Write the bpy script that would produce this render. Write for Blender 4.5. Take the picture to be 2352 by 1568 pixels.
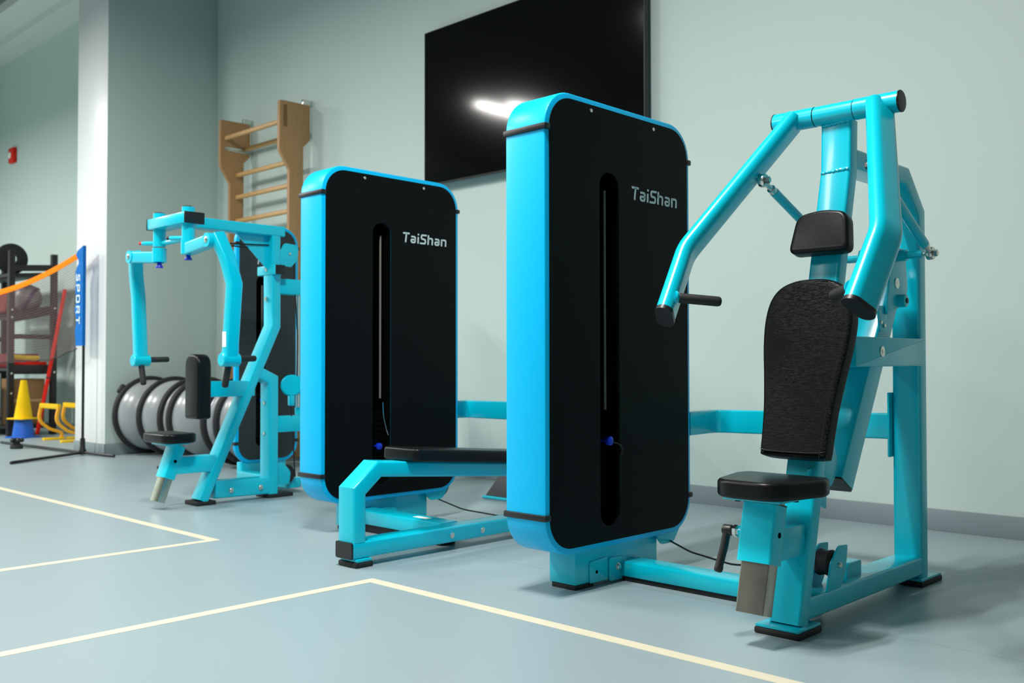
import bpy, bmesh, math, random
from mathutils import Vector, Matrix

for o in list(bpy.data.objects):
    bpy.data.objects.remove(o)
scene = bpy.context.scene
COL = scene.collection
rnd = random.Random(7)

# ------------------------------------------------------------------ camera
EYE = Vector((0.0, 0.0, 0.74))
yaw, pitch, roll = math.radians(133.941745), math.radians(1.38161), math.radians(-0.0771535)
fwd = Vector((math.cos(yaw) * math.cos(pitch), math.sin(yaw) * math.cos(pitch), math.sin(pitch)))
rgt = fwd.cross(Vector((0, 0, 1))).normalized()
upv = rgt.cross(fwd)
r2 = rgt * math.cos(roll) + upv * math.sin(roll)
u2 = upv * math.cos(roll) - rgt * math.sin(roll)
cam_data = bpy.data.cameras.new('camera')
cam = bpy.data.objects.new('camera', cam_data)
COL.objects.link(cam)
m = Matrix((r2, u2, -fwd)).transposed().to_4x4()
m.translation = EYE
cam.matrix_world = m
cam_data.sensor_fit = 'HORIZONTAL'
cam_data.sensor_width = 36.0
cam_data.lens = 2242.118 * 36.0 / 2352.0
cam_data.clip_start = 0.05
cam_data.clip_end = 60
cam_data.dof.use_dof = True
cam_data.dof.focus_distance = 2.85
cam_data.dof.aperture_fstop = 4.5
scene.camera = cam

# ------------------------------------------------------------------ world, lights, exposure
world = bpy.data.worlds.new('world')
scene.world = world
world.use_nodes = True
bg = world.node_tree.nodes['Background']
bg.inputs['Color'].default_value = (0.80, 0.95, 0.93, 1)
bg.inputs['Strength'].default_value = 0.05

vs = scene.view_settings
vs.view_transform = 'Standard'
vs.look = 'None'
vs.gamma = 1.0
vs.use_curve_mapping = False
vs.exposure = 0.11

def ceiling_or_fill_lamp(x, y, z, sx, sy, power, col=(1.0, 0.965, 0.93), spread=173):
    ld = bpy.data.lights.new('ceiling_or_fill_lamp', 'AREA')
    ld.shape = 'RECTANGLE'
    ld.size, ld.size_y = sx, sy
    ld.energy = power
    ld.color = col
    ld.spread = math.radians(spread)
    lo = bpy.data.objects.new('ceiling_or_fill_lamp', ld)
    lo.location = (x, y, z)
    COL.objects.link(lo)

# pairs of slim tubes hanging under the ceiling, plus two unseen pairs added as fill
LAMP_Z = 4.0
for (x, y, p, L) in ((-8.58, -0.02, 185, 0.7), (-2.0, 1.25, 175, 0.7), (-5.2, 0.7, 105, 1.2),
                     (-8.55, -3.4, 60, 1.2), (-4.7, -1.9, 95, 1.2), (-0.6, -3.4, 25, 1.2),  # middle pair is an added fill for the pillar flank
                     (-11.8, 0.3, 320, 1.2)):  # added unseen pair that brightens the far left
    for dx in (-0.14, 0.14):
        ceiling_or_fill_lamp(x + dx, y - 0.3 * (dx > 0), LAMP_Z, 0.09, L, p * 0.5)

# ------------------------------------------------------------------ materials
def lin(c):
    return tuple(((v / 255) / 12.92 if v / 255 <= 0.04045 else ((v / 255 + 0.055) / 1.055) ** 2.4) for v in c)

def mat(name, rgb, rough=0.5, metal=0.0, coat=0.0, spec=0.5, noise=0.0, nscale=8.0, bump=0.0, bscale=60.0, stretch=(1, 1, 1)):
    mt = bpy.data.materials.new(name)
    mt.use_nodes = True
    nt = mt.node_tree
    b = nt.nodes['Principled BSDF']
    b.inputs['Base Color'].default_value = (*rgb, 1)
    b.inputs['Roughness'].default_value = rough
    b.inputs['Metallic'].default_value = metal
    b.inputs['Coat Weight'].default_value = coat
    b.inputs['Coat Roughness'].default_value = 0.12
    b.inputs['Specular IOR Level'].default_value = spec
    if noise or bump:
        tc = nt.nodes.new('ShaderNodeTexCoord')
        mp = nt.nodes.new('ShaderNodeMapping')
        mp.inputs['Scale'].default_value = stretch
        nt.links.new(tc.outputs['Object'], mp.inputs['Vector'])
    if noise:
        n = nt.nodes.new('ShaderNodeTexNoise')
        n.inputs['Scale'].default_value = nscale
        n.inputs['Detail'].default_value = 5
        nt.links.new(mp.outputs['Vector'], n.inputs['Vector'])
        mx = nt.nodes.new('ShaderNodeMix')
        mx.data_type = 'RGBA'
        mx.inputs[6].default_value = (*[max(0, c * (1 - noise)) for c in rgb], 1)
        mx.inputs[7].default_value = (*[min(1, c * (1 + noise)) for c in rgb], 1)
        nt.links.new(n.outputs['Fac'], mx.inputs[0])
        nt.links.new(mx.outputs[2], b.inputs['Base Color'])
    if bump:
        n2 = nt.nodes.new('ShaderNodeTexNoise')
        n2.inputs['Scale'].default_value = bscale
        n2.inputs['Detail'].default_value = 4
        nt.links.new(mp.outputs['Vector'], n2.inputs['Vector'])
        bp = nt.nodes.new('ShaderNodeBump')
        bp.inputs['Strength'].default_value = bump
        bp.inputs['Distance'].default_value = 0.004
        nt.links.new(n2.outputs['Fac'], bp.inputs['Height'])
        nt.links.new(bp.outputs['Normal'], b.inputs['Normal'])
    return mt

CYAN = mat('cyan_powder_coat', (0.0, 0.56, 0.71), 0.28, spec=0.4, coat=0.3, noise=0.03, nscale=3, bump=0.03, bscale=140)
SKY = mat('sky_blue_shell', (0.0, 0.50, 0.90), 0.36, spec=0.25, noise=0.02, nscale=2)
PANEL = mat('black_panel', (0.0022, 0.0034, 0.0036), 0.55, spec=0.12, noise=0.1, nscale=4)
BLACK = mat('black_plastic', (0.008, 0.008, 0.009), 0.42, noise=0.1, nscale=20)
RUBBER = mat('black_rubber', (0.010, 0.010, 0.011), 0.7, noise=0.15, nscale=30)
FOAM = mat('black_foam_grip', (0.012, 0.012, 0.013), 0.65, noise=0.15, nscale=60, bump=0.1, bscale=300)
RODGREY = mat('dull_guide_rod', (0.20, 0.18, 0.155), 0.4, noise=0.1)
PLATES = mat('black_weight_plates', (0.0016, 0.0016, 0.0015), 0.6, spec=0.1, noise=0.2, nscale=30)
VOID = mat('black_recess', (0.001, 0.001, 0.001), 0.9, spec=0.05, noise=0.1)
STEEL = mat('brushed_steel', (0.50, 0.47, 0.40), 0.24, metal=1.0, noise=0.38, nscale=22, bump=0.12, bscale=60, stretch=(1, 1, 0.3))
CHROME = mat('zinc_plated', (0.72, 0.72, 0.68), 0.25, metal=1.0, noise=0.08, nscale=60)
LETTER = mat('silver_lettering', (0.62, 0.74, 0.74), 0.5, noise=0.03)
WHITE = mat('white_sticker', (0.85, 0.87, 0.86), 0.5, noise=0.03)
BLUEKNOB = mat('blue_plastic', (0.004, 0.03, 0.55), 0.3, noise=0.05)
REDKNOB = mat('red_plastic', (0.6, 0.01, 0.01), 0.4, noise=0.05)
WOOD = mat('beech_wood', (0.42, 0.23, 0.095), 0.5, noise=0.18, nscale=10, stretch=(6, 6, 0.6))
WOODRUNG = mat('pale_beech_rung', (0.55, 0.33, 0.13), 0.45, noise=0.12, nscale=12, stretch=(0.5, 6, 6))
GREY_DOME = mat('grey_vinyl_dome', (0.27, 0.30, 0.31), 0.28, noise=0.04, nscale=5)
YELLOW = mat('yellow_plastic', (0.86, 0.54, 0.0), 0.5, spec=0.2, noise=0.06)
ORANGEY = mat('amber_plastic', (0.83, 0.38, 0.005), 0.45, noise=0.06)
ORANGE = mat('orange_webbing', (1.0, 0.22, 0.0), 0.7, spec=0.1, noise=0.06, nscale=20)
BLUECLOTH = mat('blue_fabric', (0.0, 0.145, 0.50), 0.75, spec=0.2, noise=0.12, nscale=14)
BLUEPLAST = mat('blue_cone_plastic', (0.004, 0.10, 0.50), 0.45, noise=0.06)
RED = mat('red_paint', (0.74, 0.014, 0.004), 0.45, spec=0.25, noise=0.08)
DARKRED = mat('maroon_fabric', (0.16, 0.008, 0.01), 0.7, noise=0.2)
RACK = mat('black_rack_paint', (0.008, 0.005, 0.006), 0.45, noise=0.15)
CARD = mat('brown_cardboard', (0.24, 0.13, 0.05), 0.8, noise=0.12)
MESHCORD = mat('maroon_net_cord', (0.17, 0.105, 0.10), 0.8, noise=0.1)
BALLGREY = mat('grey_ball_vinyl', (0.16, 0.15, 0.16), 0.4, noise=0.1)
PURPLE = mat('purple_band', (0.03, 0.01, 0.06), 0.5, noise=0.1)
GREYBOARD = mat('grey_blue_board', (0.22, 0.27, 0.30), 0.6, noise=0.1)
FOOTPLATE = mat('dark_grip_plate', (0.055, 0.055, 0.06), 0.75, noise=0.25, nscale=80, bump=0.3, bscale=200)
TAPE = mat('cream_floor_tape', (0.62, 0.585, 0.44), 0.55, noise=0.05, nscale=12)
SCREEN = mat('glossy_black_screen', (0.0018, 0.002, 0.0018), 0.09, spec=0.22, noise=0.05)

def leather():
    mt = bpy.data.materials.new('black_creased_leather')
    mt.use_nodes = True
    nt = mt.node_tree
    b = nt.nodes['Principled BSDF']
    b.inputs['Base Color'].default_value = (0.004, 0.005, 0.0055, 1)
    b.inputs['Roughness'].default_value = 0.42
    b.inputs['Specular IOR Level'].default_value = 0.14
    tc = nt.nodes.new('ShaderNodeTexCoord')
    mp = nt.nodes.new('ShaderNodeMapping')
    mp.inputs['Scale'].default_value = (26, 70, 130)
    nt.links.new(tc.outputs['Object'], mp.inputs['Vector'])
    n = nt.nodes.new('ShaderNodeTexNoise')
    n.inputs['Scale'].default_value = 1.6
    n.inputs['Detail'].default_value = 6
    n.inputs['Distortion'].default_value = 0.6
    nt.links.new(mp.outputs['Vector'], n.inputs['Vector'])
    rp = nt.nodes.new('ShaderNodeValToRGB')
    rp.color_ramp.elements[0].position = 0.45
    rp.color_ramp.elements[0].color = (0, 0, 0, 1)
    rp.color_ramp.elements[1].position = 0.50
    e3 = rp.color_ramp.elements.new(0.55)
    e3.color = (0, 0, 0, 1)
    nt.links.new(n.outputs['Fac'], rp.inputs['Fac'])
    bp = nt.nodes.new('ShaderNodeBump')
    bp.inputs['Strength'].default_value = 0.6
    bp.inputs['Distance'].default_value = 0.002
    nt.links.new(rp.outputs['Color'], bp.inputs['Height'])
    nt.links.new(bp.outputs['Normal'], b.inputs['Normal'])
    return mt
LEATHER = leather()
VINYL = mat('smooth_black_vinyl', (0.006, 0.0065, 0.007), 0.33, spec=0.2, noise=0.08, bump=0.04, bscale=90)

def floor_mat():
    mt = mat('grey_vinyl_floor', lin((143, 161, 165)), 0.38, noise=0.035, nscale=1.2)
    nt = mt.node_tree
    b = nt.nodes['Principled BSDF']
    src = b.inputs['Base Color'].links[0].from_socket
    tc = nt.nodes.new('ShaderNodeTexCoord')
    sp = nt.nodes.new('ShaderNodeSeparateXYZ')
    nt.links.new(tc.outputs['Object'], sp.inputs[0])
    # welded seams every 2 m, parallel to the back wall
    ad = nt.nodes.new('ShaderNodeMath'); ad.operation = 'ADD'; ad.inputs[1].default_value = -2.645 + 20.0
    dv = nt.nodes.new('ShaderNodeMath'); dv.operation = 'MODULO'; dv.inputs[1].default_value = 2.0
    lt = nt.nodes.new('ShaderNodeMath'); lt.operation = 'LESS_THAN'; lt.inputs[1].default_value = 0.004
    nt.links.new(sp.outputs['Y'], ad.inputs[0])
    nt.links.new(ad.outputs[0], dv.inputs[0])
    nt.links.new(dv.outputs[0], lt.inputs[0])
    mx = nt.nodes.new('ShaderNodeMix'); mx.data_type = 'RGBA'
    nt.links.new(lt.outputs[0], mx.inputs[0])
    nt.links.new(src, mx.inputs[6])
    mx.inputs[7].default_value = (*lin((120, 136, 138)), 1)
    nt.links.new(mx.outputs[2], b.inputs['Base Color'])
    return mt
FLOOR = floor_mat()
WALL = mat('pale_grey_green_paint', lin((194, 212, 206)), 0.75, noise=0.012, nscale=0.8, spec=0.3)
WALLDARK = mat('low_bounce_wall_grey', (0.22, 0.25, 0.25), 0.7, noise=0.02)  # unseen walls made darker to cut the light they bounce
PILLAR = mat('white_pillar_front', (0.80, 0.83, 0.82), 0.35, noise=0.05, nscale=1.6)
CEIL = mat('white_ceiling_paint', (0.62, 0.66, 0.62), 0.8, noise=0.02)
SOFFIT = mat('grey_open_ceiling', (0.16, 0.175, 0.17), 0.9, noise=0.1)
SKIRT = mat('grey_skirting', lin((128, 142, 146)), 0.5, noise=0.03)

# ------------------------------------------------------------------ mesh helpers
def V(*a):
    return Vector(a)

def rrect(w, h, r, n=4):
    pts = []
    r = min(r, w / 2 - 1e-5, h / 2 - 1e-5)
    for cx, cy, a0 in ((w / 2 - r, h / 2 - r, 0), (-w / 2 + r, h / 2 - r, 90), (-w / 2 + r, -h / 2 + r, 180), (w / 2 - r, -h / 2 + r, 270)):
        for k in range(n + 1):
            a = math.radians(a0 + 90 * k / n)
            pts.append((cx + r * math.cos(a), cy + r * math.sin(a)))
    return pts

def circ(r, n=20):
    return [(r * math.cos(2 * math.pi * k / n), r * math.sin(2 * math.pi * k / n)) for k in range(n)]

def fillet(pts, r, n=6):
    out = [pts[0]]
    for i in range(1, len(pts) - 1):
        a, b, c = pts[i - 1], pts[i], pts[i + 1]
        d0, d1 = (a - b).normalized(), (c - b).normalized()
        ang = d0.angle(d1)
        t = min(r / math.tan(ang / 2), (a - b).length * 0.49, (c - b).length * 0.49)
        p0, p1 = b + d0 * t, b + d1 * t
        for k in range(n + 1):
            s = k / n
            out.append(p0 * (1 - s) ** 2 + b * 2 * s * (1 - s) + p1 * s ** 2)
    out.append(pts[-1])
    return out

def sweep(bm, pts, sec, side=(1, 0, 0), cap=True):
    """sweep a 2-D section (a along side, b along tangent x side) along a polyline with mitred joints"""
    side = Vector(side)
    pts = [Vector(p) for p in pts]
    dirs = [(pts[i + 1] - pts[i]).normalized() for i in range(len(pts) - 1)]
    rings = []
    for j, p in enumerate(pts):
        d = dirs[min(j, len(dirs) - 1)] if j == 0 else dirs[j - 1]
        nd = dirs[min(j, len(dirs) - 1)]
        mdir = (d + nd).normalized()
        s = (side - d * side.dot(d)).normalized()
        b = d.cross(s)
        ring = []
        for (u, w) in sec:
            q = s * u + b * w
            q = q - d * (q.dot(mdir) / d.dot(mdir))
            ring.append(bm.verts.new(p + q))
        rings.append(ring)
    n = len(sec)
    for a, b in zip(rings, rings[1:]):
        for k in range(n):
            bm.faces.new((a[k], a[(k + 1) % n], b[(k + 1) % n], b[k]))
    if cap:
        bm.faces.new(list(reversed(rings[0])))
        bm.faces.new(rings[-1])
    return bm

def rod(bm, p0, p1, r, n=20):
    p0, p1 = Vector(p0), Vector(p1)
    d = (p1 - p0).normalized()
    side = Vector((0, 0, 1)) if abs(d.z) < 0.8 else Vector((1, 0, 0))
    return sweep(bm, [p0, p1], circ(r, n), side)

def grip(bm, p0, p1, r, n=20):
    """cylinder with domed ends"""
    p0, p1 = Vector(p0), Vector(p1)
    d = (p1 - p0).normalized()
    side = Vector((0, 0, 1)) if abs(d.z) < 0.8 else Vector((1, 0, 0))
    s = (side - d * side.dot(d)).normalized()
    b = d.cross(s)
    prof = [(0.0, 0.45), (0.12, 0.75), (0.35, 0.93), (0.7, 1.0)]
    L = (p1 - p0).length
    st = [(r * a, r * q) for a, q in prof] + [(L - r * a, r * q) for a, q in reversed(prof)]
    rings = [[bm.verts.new(p0 + d * t + (s * math.cos(2 * math.pi * k / n) + b * math.sin(2 * math.pi * k / n)) * q) for k in range(n)] for t, q in st]
    for A, B in zip(rings, rings[1:]):
        for k in range(n):
            bm.faces.new((A[k], A[(k + 1) % n], B[(k + 1) % n], B[k]))
    bm.faces.new(list(reversed(rings[0])))
    bm.faces.new(rings[-1])
    return bm

def lathe(bm, base, axis, prof, n=32):
    """prof: list of (distance along axis, radius)"""
    base, d = Vector(base), Vector(axis).normalized()
    side = Vector((0, 0, 1)) if abs(d.z) < 0.8 else Vector((1, 0, 0))
    s = (side - d * side.dot(d)).normalized()
    b = d.cross(s)
    rings = []
    for t, q in prof:
        if q < 1e-5:
            rings.append([bm.verts.new(base + d * t)])
        else:
            rings.append([bm.verts.new(base + d * t + (s * math.cos(2 * math.pi * k / n) + b * math.sin(2 * math.pi * k / n)) * q) for k in range(n)])
    for A, B in zip(rings, rings[1:]):
        for k in range(n):
            if len(A) == 1 and len(B) == 1:
                continue
            if len(A) == 1:
                bm.faces.new((A[0], B[(k + 1) % n], B[k]))
            elif len(B) == 1:
                bm.faces.new((A[k], A[(k + 1) % n], B[0]))
            else:
                bm.faces.new((A[k], A[(k + 1) % n], B[(k + 1) % n], B[k]))
    if len(rings[0]) > 1:
        bm.faces.new(list(reversed(rings[0])))
    if len(rings[-1]) > 1:
        bm.faces.new(rings[-1])
    return bm

def inset(poly, d):
    n = len(poly)
    out = []
    area = sum(poly[i][0] * poly[(i + 1) % n][1] - poly[(i + 1) % n][0] * poly[i][1] for i in range(n))
    sg = 1 if area > 0 else -1
    for i in range(n):
        a, b, c = Vector(poly[i - 1]), Vector(poly[i]), Vector(poly[(i + 1) % n])
        e0, e1 = (b - a), (c - b)
        if e0.length < 1e-9 or e1.length < 1e-9:
            out.append(tuple(b)); continue
        n0 = Vector((-e0.y, e0.x)).normalized() * sg
        n1 = Vector((-e1.y, e1.x)).normalized() * sg
        mm = n0 + n1
        k = d / max(0.35, (1 + n0.dot(n1)))
        out.append((b.x + mm.x * k, b.y + mm.y * k))
    return out

def prism(bm, poly, O, U, W, N, t, bev=0.0, n=3, front_only=False):
    """extrude a 2-D outline by t along N, edges rounded by bev"""
    O, U, W, N = Vector(O), Vector(U), Vector(W), Vector(N)
    st = []
    if bev > 0:
        for k in range(n + 1):
            a = math.pi / 2 * k / n
            st.append((bev * (1 - math.sin(a)), bev * (1 - math.cos(a))))   # (inset, height)
        st = [(bev * (1 - math.sin(math.pi / 2 * k / n)), bev * (1 - math.cos(math.pi / 2 * k / n))) for k in range(n + 1)]
        lo = [(i, h) for i, h in st]
        hi = [(i, t - h) for i, h in reversed(st)]
        if front_only:
            lo = [(0, 0)]
        st = lo + hi
    else:
        st = [(0, 0), (0, t)]
    rings = []
    for i, h in st:
        pl = inset(poly, i) if i > 1e-7 else poly
        rings.append([bm.verts.new(O + U * a + W * b + N * h) for a, b in pl])
    m_ = len(poly)
    for A, B in zip(rings, rings[1:]):
        for k in range(m_):
            bm.faces.new((A[k], A[(k + 1) % m_], B[(k + 1) % m_], B[k]))
    bm.faces.new(list(reversed(rings[0])))
    bm.faces.new(rings[-1])
    return bm

def smooth_outline(pts, n=6):
    """Catmull-Rom closed curve through 2-D points"""
    out = []
    m_ = len(pts)
    for i in range(m_):
        p0, p1, p2, p3 = [Vector(pts[(i + k - 1) % m_]) for k in range(4)]
        for k in range(n):
            t = k / n
            out.append(tuple(0.5 * ((2 * p1) + (p2 - p0) * t + (2 * p0 - 5 * p1 + 4 * p2 - p3) * t * t + (3 * p1 - p0 - 3 * p2 + p3) * t ** 3)))
    return out

def round_poly(pts, r, n=4):
    p3 = [Vector((p[0], p[1], 0)) for p in pts]
    out = []
    m_ = len(p3)
    for i in range(m_):
        a, b, c = p3[i - 1], p3[i], p3[(i + 1) % m_]
        rr = r[i] if isinstance(r, (list, tuple)) else r
        d0, d1 = (a - b).normalized(), (c - b).normalized()
        ang = d0.angle(d1)
        t = min(rr / math.tan(ang / 2), (a - b).length * 0.49, (c - b).length * 0.49)
        if t < 1e-5:
            out.append((b.x, b.y)); continue
        q0, q1 = b + d0 * t, b + d1 * t
        for k in range(n + 1):
            s = k / n
            q = q0 * (1 - s) ** 2 + b * 2 * s * (1 - s) + q1 * s ** 2
            out.append((q.x, q.y))
    return out

def box(bm, x0, x1, y0, y1, z0, z1, bev=0.0):
    poly = rrect(x1 - x0, y1 - y0, max(bev, 1e-4), 2) if bev else [(-(x1 - x0) / 2, -(y1 - y0) / 2), ((x1 - x0) / 2, -(y1 - y0) / 2), ((x1 - x0) / 2, (y1 - y0) / 2), (-(x1 - x0) / 2, (y1 - y0) / 2)]
    return prism(bm, poly, ((x0 + x1) / 2, (y0 + y1) / 2, z0), (1, 0, 0), (0, 1, 0), (0, 0, 1), z1 - z0, bev, 2)

def prismx(bm, yz, x0, x1, bev=0.0, n=3):
    """outline in the YZ plane, extruded along X"""
    return prism(bm, yz, (x0, 0, 0), (0, 1, 0), (0, 0, 1), (1, 0, 0), x1 - x0, bev, n)

def tubeYZ(bm, xm, yz, w, h, r=0.008, fr=0.0):
    pts = [V(xm, y, z) for y, z in yz]
    if fr:
        pts = fillet(pts, fr)
    return sweep(bm, pts, rrect(w, h, r, 3), (1, 0, 0))

def ball(bm, c, r, n=20):
    k = 10
    return lathe(bm, Vector(c) - Vector((0, 0, r)), (0, 0, 1), [(r - r * math.cos(math.pi * i / k), r * math.sin(math.pi * i / k)) for i in range(k + 1)], n)

def build(name, bm, material, parent=None, at=None, label=None, sharp=35):
    bmesh.ops.recalc_face_normals(bm, faces=bm.faces[:])
    me = bpy.data.meshes.new(name)
    org = parent['_o'] if parent is not None else (at or (0, 0, 0))
    org = Vector(org)
    bmesh.ops.translate(bm, vec=-org, verts=bm.verts[:])
    bm.to_mesh(me)
    bm.free()
    for p in me.polygons:
        p.use_smooth = True
    me.set_sharp_from_angle(angle=math.radians(sharp))
    me.materials.append(material)
    o = bpy.data.objects.new(name, me)
    COL.objects.link(o)
    o['_o'] = tuple(org)
    if parent is not None:
        o.parent = parent
    else:
        o.location = org
    if label:
        o['label'] = label
    return o

def thing(name, label, cat, loc, group=None):
    o = bpy.data.objects.new(name, None)
    o.empty_display_size = 0.1
    o.location = loc
    COL.objects.link(o)
    o['label'] = label
    o['category'] = cat
    o['_o'] = tuple(loc)
    if group:
        o['group'] = group
    return o

def tag(o, label, cat, group=None):
    o['label'] = label
    o['category'] = cat
    if group:
        o['group'] = group
    return o

def B():
    return bmesh.new()

def bolt(parent, p, axis, r=0.009, h=0.007, washer=0.0, material=None, name='bolt'):
    bm = B()
    p, axis = Vector(p), Vector(axis).normalized()
    if washer:
        lathe(bm, p, axis, [(0, washer), (0.003, washer), (0.0035, washer * 0.93)], 20)
    lathe(bm, p, axis, [(0, r), (h * 0.8, r), (h, r * 0.8)], 6 if not washer else 12)
    return build(name, bm, material or CHROME, parent)

# ------------------------------------------------------------------ room shell
WY = 4.47          # back wall
PX = -8.0          # pillar face towards the machines
H = 4.8
def struct(name, bm, material):
    o = build(name, bm, material)
    o['kind'] = 'structure'
    return o

bm = B(); box(bm, -14.2, 3.2, -7.2, WY + 0.1, -0.1, 0.0); struct('floor', bm, FLOOR)
bm = B(); box(bm, -14.2, 3.2, WY, WY + 0.1, 0.0, H); struct('wall_back', bm, WALL)
bm = B(); box(bm, -14.2, -14.1, -7.2, WY, 0.0, H); struct('wall_left', bm, WALL)
bm = B(); box(bm, 3.1, 3.2, -7.2, WY, 0.0, H); struct('wall_right', bm, WALLDARK)
bm = B(); box(bm, -14.1, 3.1, -7.2, -7.1, 0.0, H); struct('wall_front', bm, WALLDARK)
bm = B(); box(bm, -14.2, 3.2, -7.2, WY + 0.1, H, H + 0.1); struct('ceiling', bm, SOFFIT)
bm = B(); box(bm, PX - 0.60, PX, 3.47, WY, 0.0, H, 0.004); o = struct('wall_pillar', bm, PILLAR)
o.data.materials.append(WALL)
for p in o.data.polygons:                       # the flank takes the wall material, the front stays whiter
    if p.normal.x > 0.5:
        p.material_index = 1
# bulkhead steps where the back wall meets the ceiling beyond the pillar
bm = B(); box(bm, -14.1, PX - 0.6, WY - 0.30, WY, 4.62, H); struct('trim_1', bm, CEIL)
bm = B(); box(bm, -14.1, PX - 0.6, WY - 0.62, WY - 0.30, 4.70, H); struct('trim_2', bm, CEIL)
SK = 0.096
bm = B(); box(bm, PX, 3.1, WY - 0.012, WY, 0.0, SK, 0.002); struct('baseboard_back', bm, SKIRT)
bm = B(); box(bm, PX, PX + 0.012, 3.47, WY - 0.012, 0.0, SK, 0.002); struct('baseboard_pillar', bm, SKIRT)
bm = B(); box(bm, PX - 0.60, PX + 0.012, 3.458, 3.47, 0.0, SK, 0.002); struct('baseboard_front', bm, SKIRT)
bm = B(); box(bm, -14.1, PX - 0.6, WY - 0.012, WY, 0.0, SK, 0.002); struct('baseboard_left', bm, SKIRT)

# floor tape: two L-shaped corners
def tape_L(corner, yend, xend, w, label):
    cx_, cy_ = corner
    bm = B()
    z0, z1 = 0.0, 0.0006
    poly = [(cx_ - w / 2, yend), (cx_ + w / 2, yend), (cx_ + w / 2, cy_ - w / 2), (xend, cy_ - w / 2), (xend, cy_ + w / 2), (cx_ - w / 2, cy_ + w / 2)] if xend > cx_ else \
           [(cx_ - w / 2, yend), (cx_ + w / 2, yend), (cx_ + w / 2, cy_ + w / 2), (xend, cy_ + w / 2), (xend, cy_ - w / 2), (cx_ - w / 2, cy_ - w / 2)]
    prism(bm, poly, (0, 0, z0), (1, 0, 0), (0, 1, 0), (0, 0, 1), z1)
    return tag(build('floor_tape', bm, TAPE), label, 'tape')
tape_L((-2.695, 2.097), -3.5, 1.5, 0.045, 'cream floor tape corner in front of the chest press, nearest the camera')
tape_L((-3.80, 2.115), -3.5, -9.5, 0.045, 'cream floor tape corner in front of the far arm machine, pointing towards the bench')

# ------------------------------------------------------------------ lettering made of strokes
def stroke(bm, pts, w, O, U, W, N, t=0.0012, fr=0.0):
    P = [Vector(O) + Vector(U) * a + Vector(W) * b + Vector(N) * (t / 2) for a, b in pts]
    if fr:
        P = fillet(P, fr, 4)
    sweep(bm, P, [(-t / 2, -w / 2), (t / 2, -w / 2), (t / 2, w / 2), (-t / 2, w / 2)], N)

GLYPH = {   # strokes in a unit box: x-height 0.72, cap height 1
    'T': (0.62, [[(0, .93), (.62, .93)], [(.33, .93), (.27, 0)]]),
    'a': (0.56, [[(.06, .66), (.46, .66), (.46, .07), (.10, .07), (.07, .36), (.46, .36)]]),
    'i': (0.16, [[(.08, 0), (.08, .68)], [(.08, .86), (.08, 1.02)]]),
    'S': (0.62, [[(.62, .93), (.12, .93), (.12, .52), (.52, .50), (.52, .07), (0, .07)]]),
    'h': (0.58, [[(.07, 0), (.07, 1.0)], [(.07, .66), (.49, .66), (.49, 0)]]),
    'n': (0.58, [[(.07, 0), (.07, .72)], [(.07, .66), (.49, .66), (.49, 0)]]),
    'P': (0.62, [[(.07, 0), (.07, .93), (.55, .93), (.55, .42), (.07, .42)]]),
    'O': (0.66, [[(.33, .07), (.07, .07), (.07, .93), (.59, .93), (.59, .07), (.33, .07)]]),
    'R': (0.64, [[(.07, 0), (.07, .93), (.55, .93), (.55, .45), (.07, .45)], [(.30, .45), (.60, 0)]]),
}
def lettering(text, height, O, U, W, N, length=None, weight=0.165, slant=0.06, gap=0.12, t=0.0012):
    total = sum(GLYPH[c][0] + gap for c in text) - gap
    sx = (length / total) if length else height
    bm = B()
    x = 0
    for c in text:
        w_, strokes = GLYPH[c]
        for s in strokes:
            pts = [((x + a) * sx + slant * b * height, b * height) for a, b in s]
            stroke(bm, pts, weight * height, O, U, W, N, t, fr=height * 0.16 if len(pts) > 2 else 0)
        x += w_ + gap
    return bm

# ------------------------------------------------------------------ weight cabinet shared by the three machines
def slot_outline(yc, w, z0, z1, n=10):
    r = w / 2
    out = []
    for k in range(n + 1):
        a = math.pi * k / n
        out.append((yc + r * math.cos(a), z1 - r + r * math.sin(a)))
    for k in range(n + 1):
        a = math.pi + math.pi * k / n
        out.append((yc + r * math.cos(a), z0 + r + r * math.sin(a)))
    return out

def holed_plate(bm, outer, inner, x):
    """flat face in plane x with one opening, returns (outer verts, inner verts)"""
    vo = [bm.verts.new((x, a, b)) for a, b in outer]
    vi = [bm.verts.new((x, a, b)) for a, b in inner]
    es = [bm.edges.new((L[k], L[(k + 1) % len(L)])) for L in (vo, vi) for k in range(len(L))]
    bmesh.ops.triangle_fill(bm, edges=es, use_beauty=True, use_dissolve=False, normal=(1, 0, 0))
    return vo, vi

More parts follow.
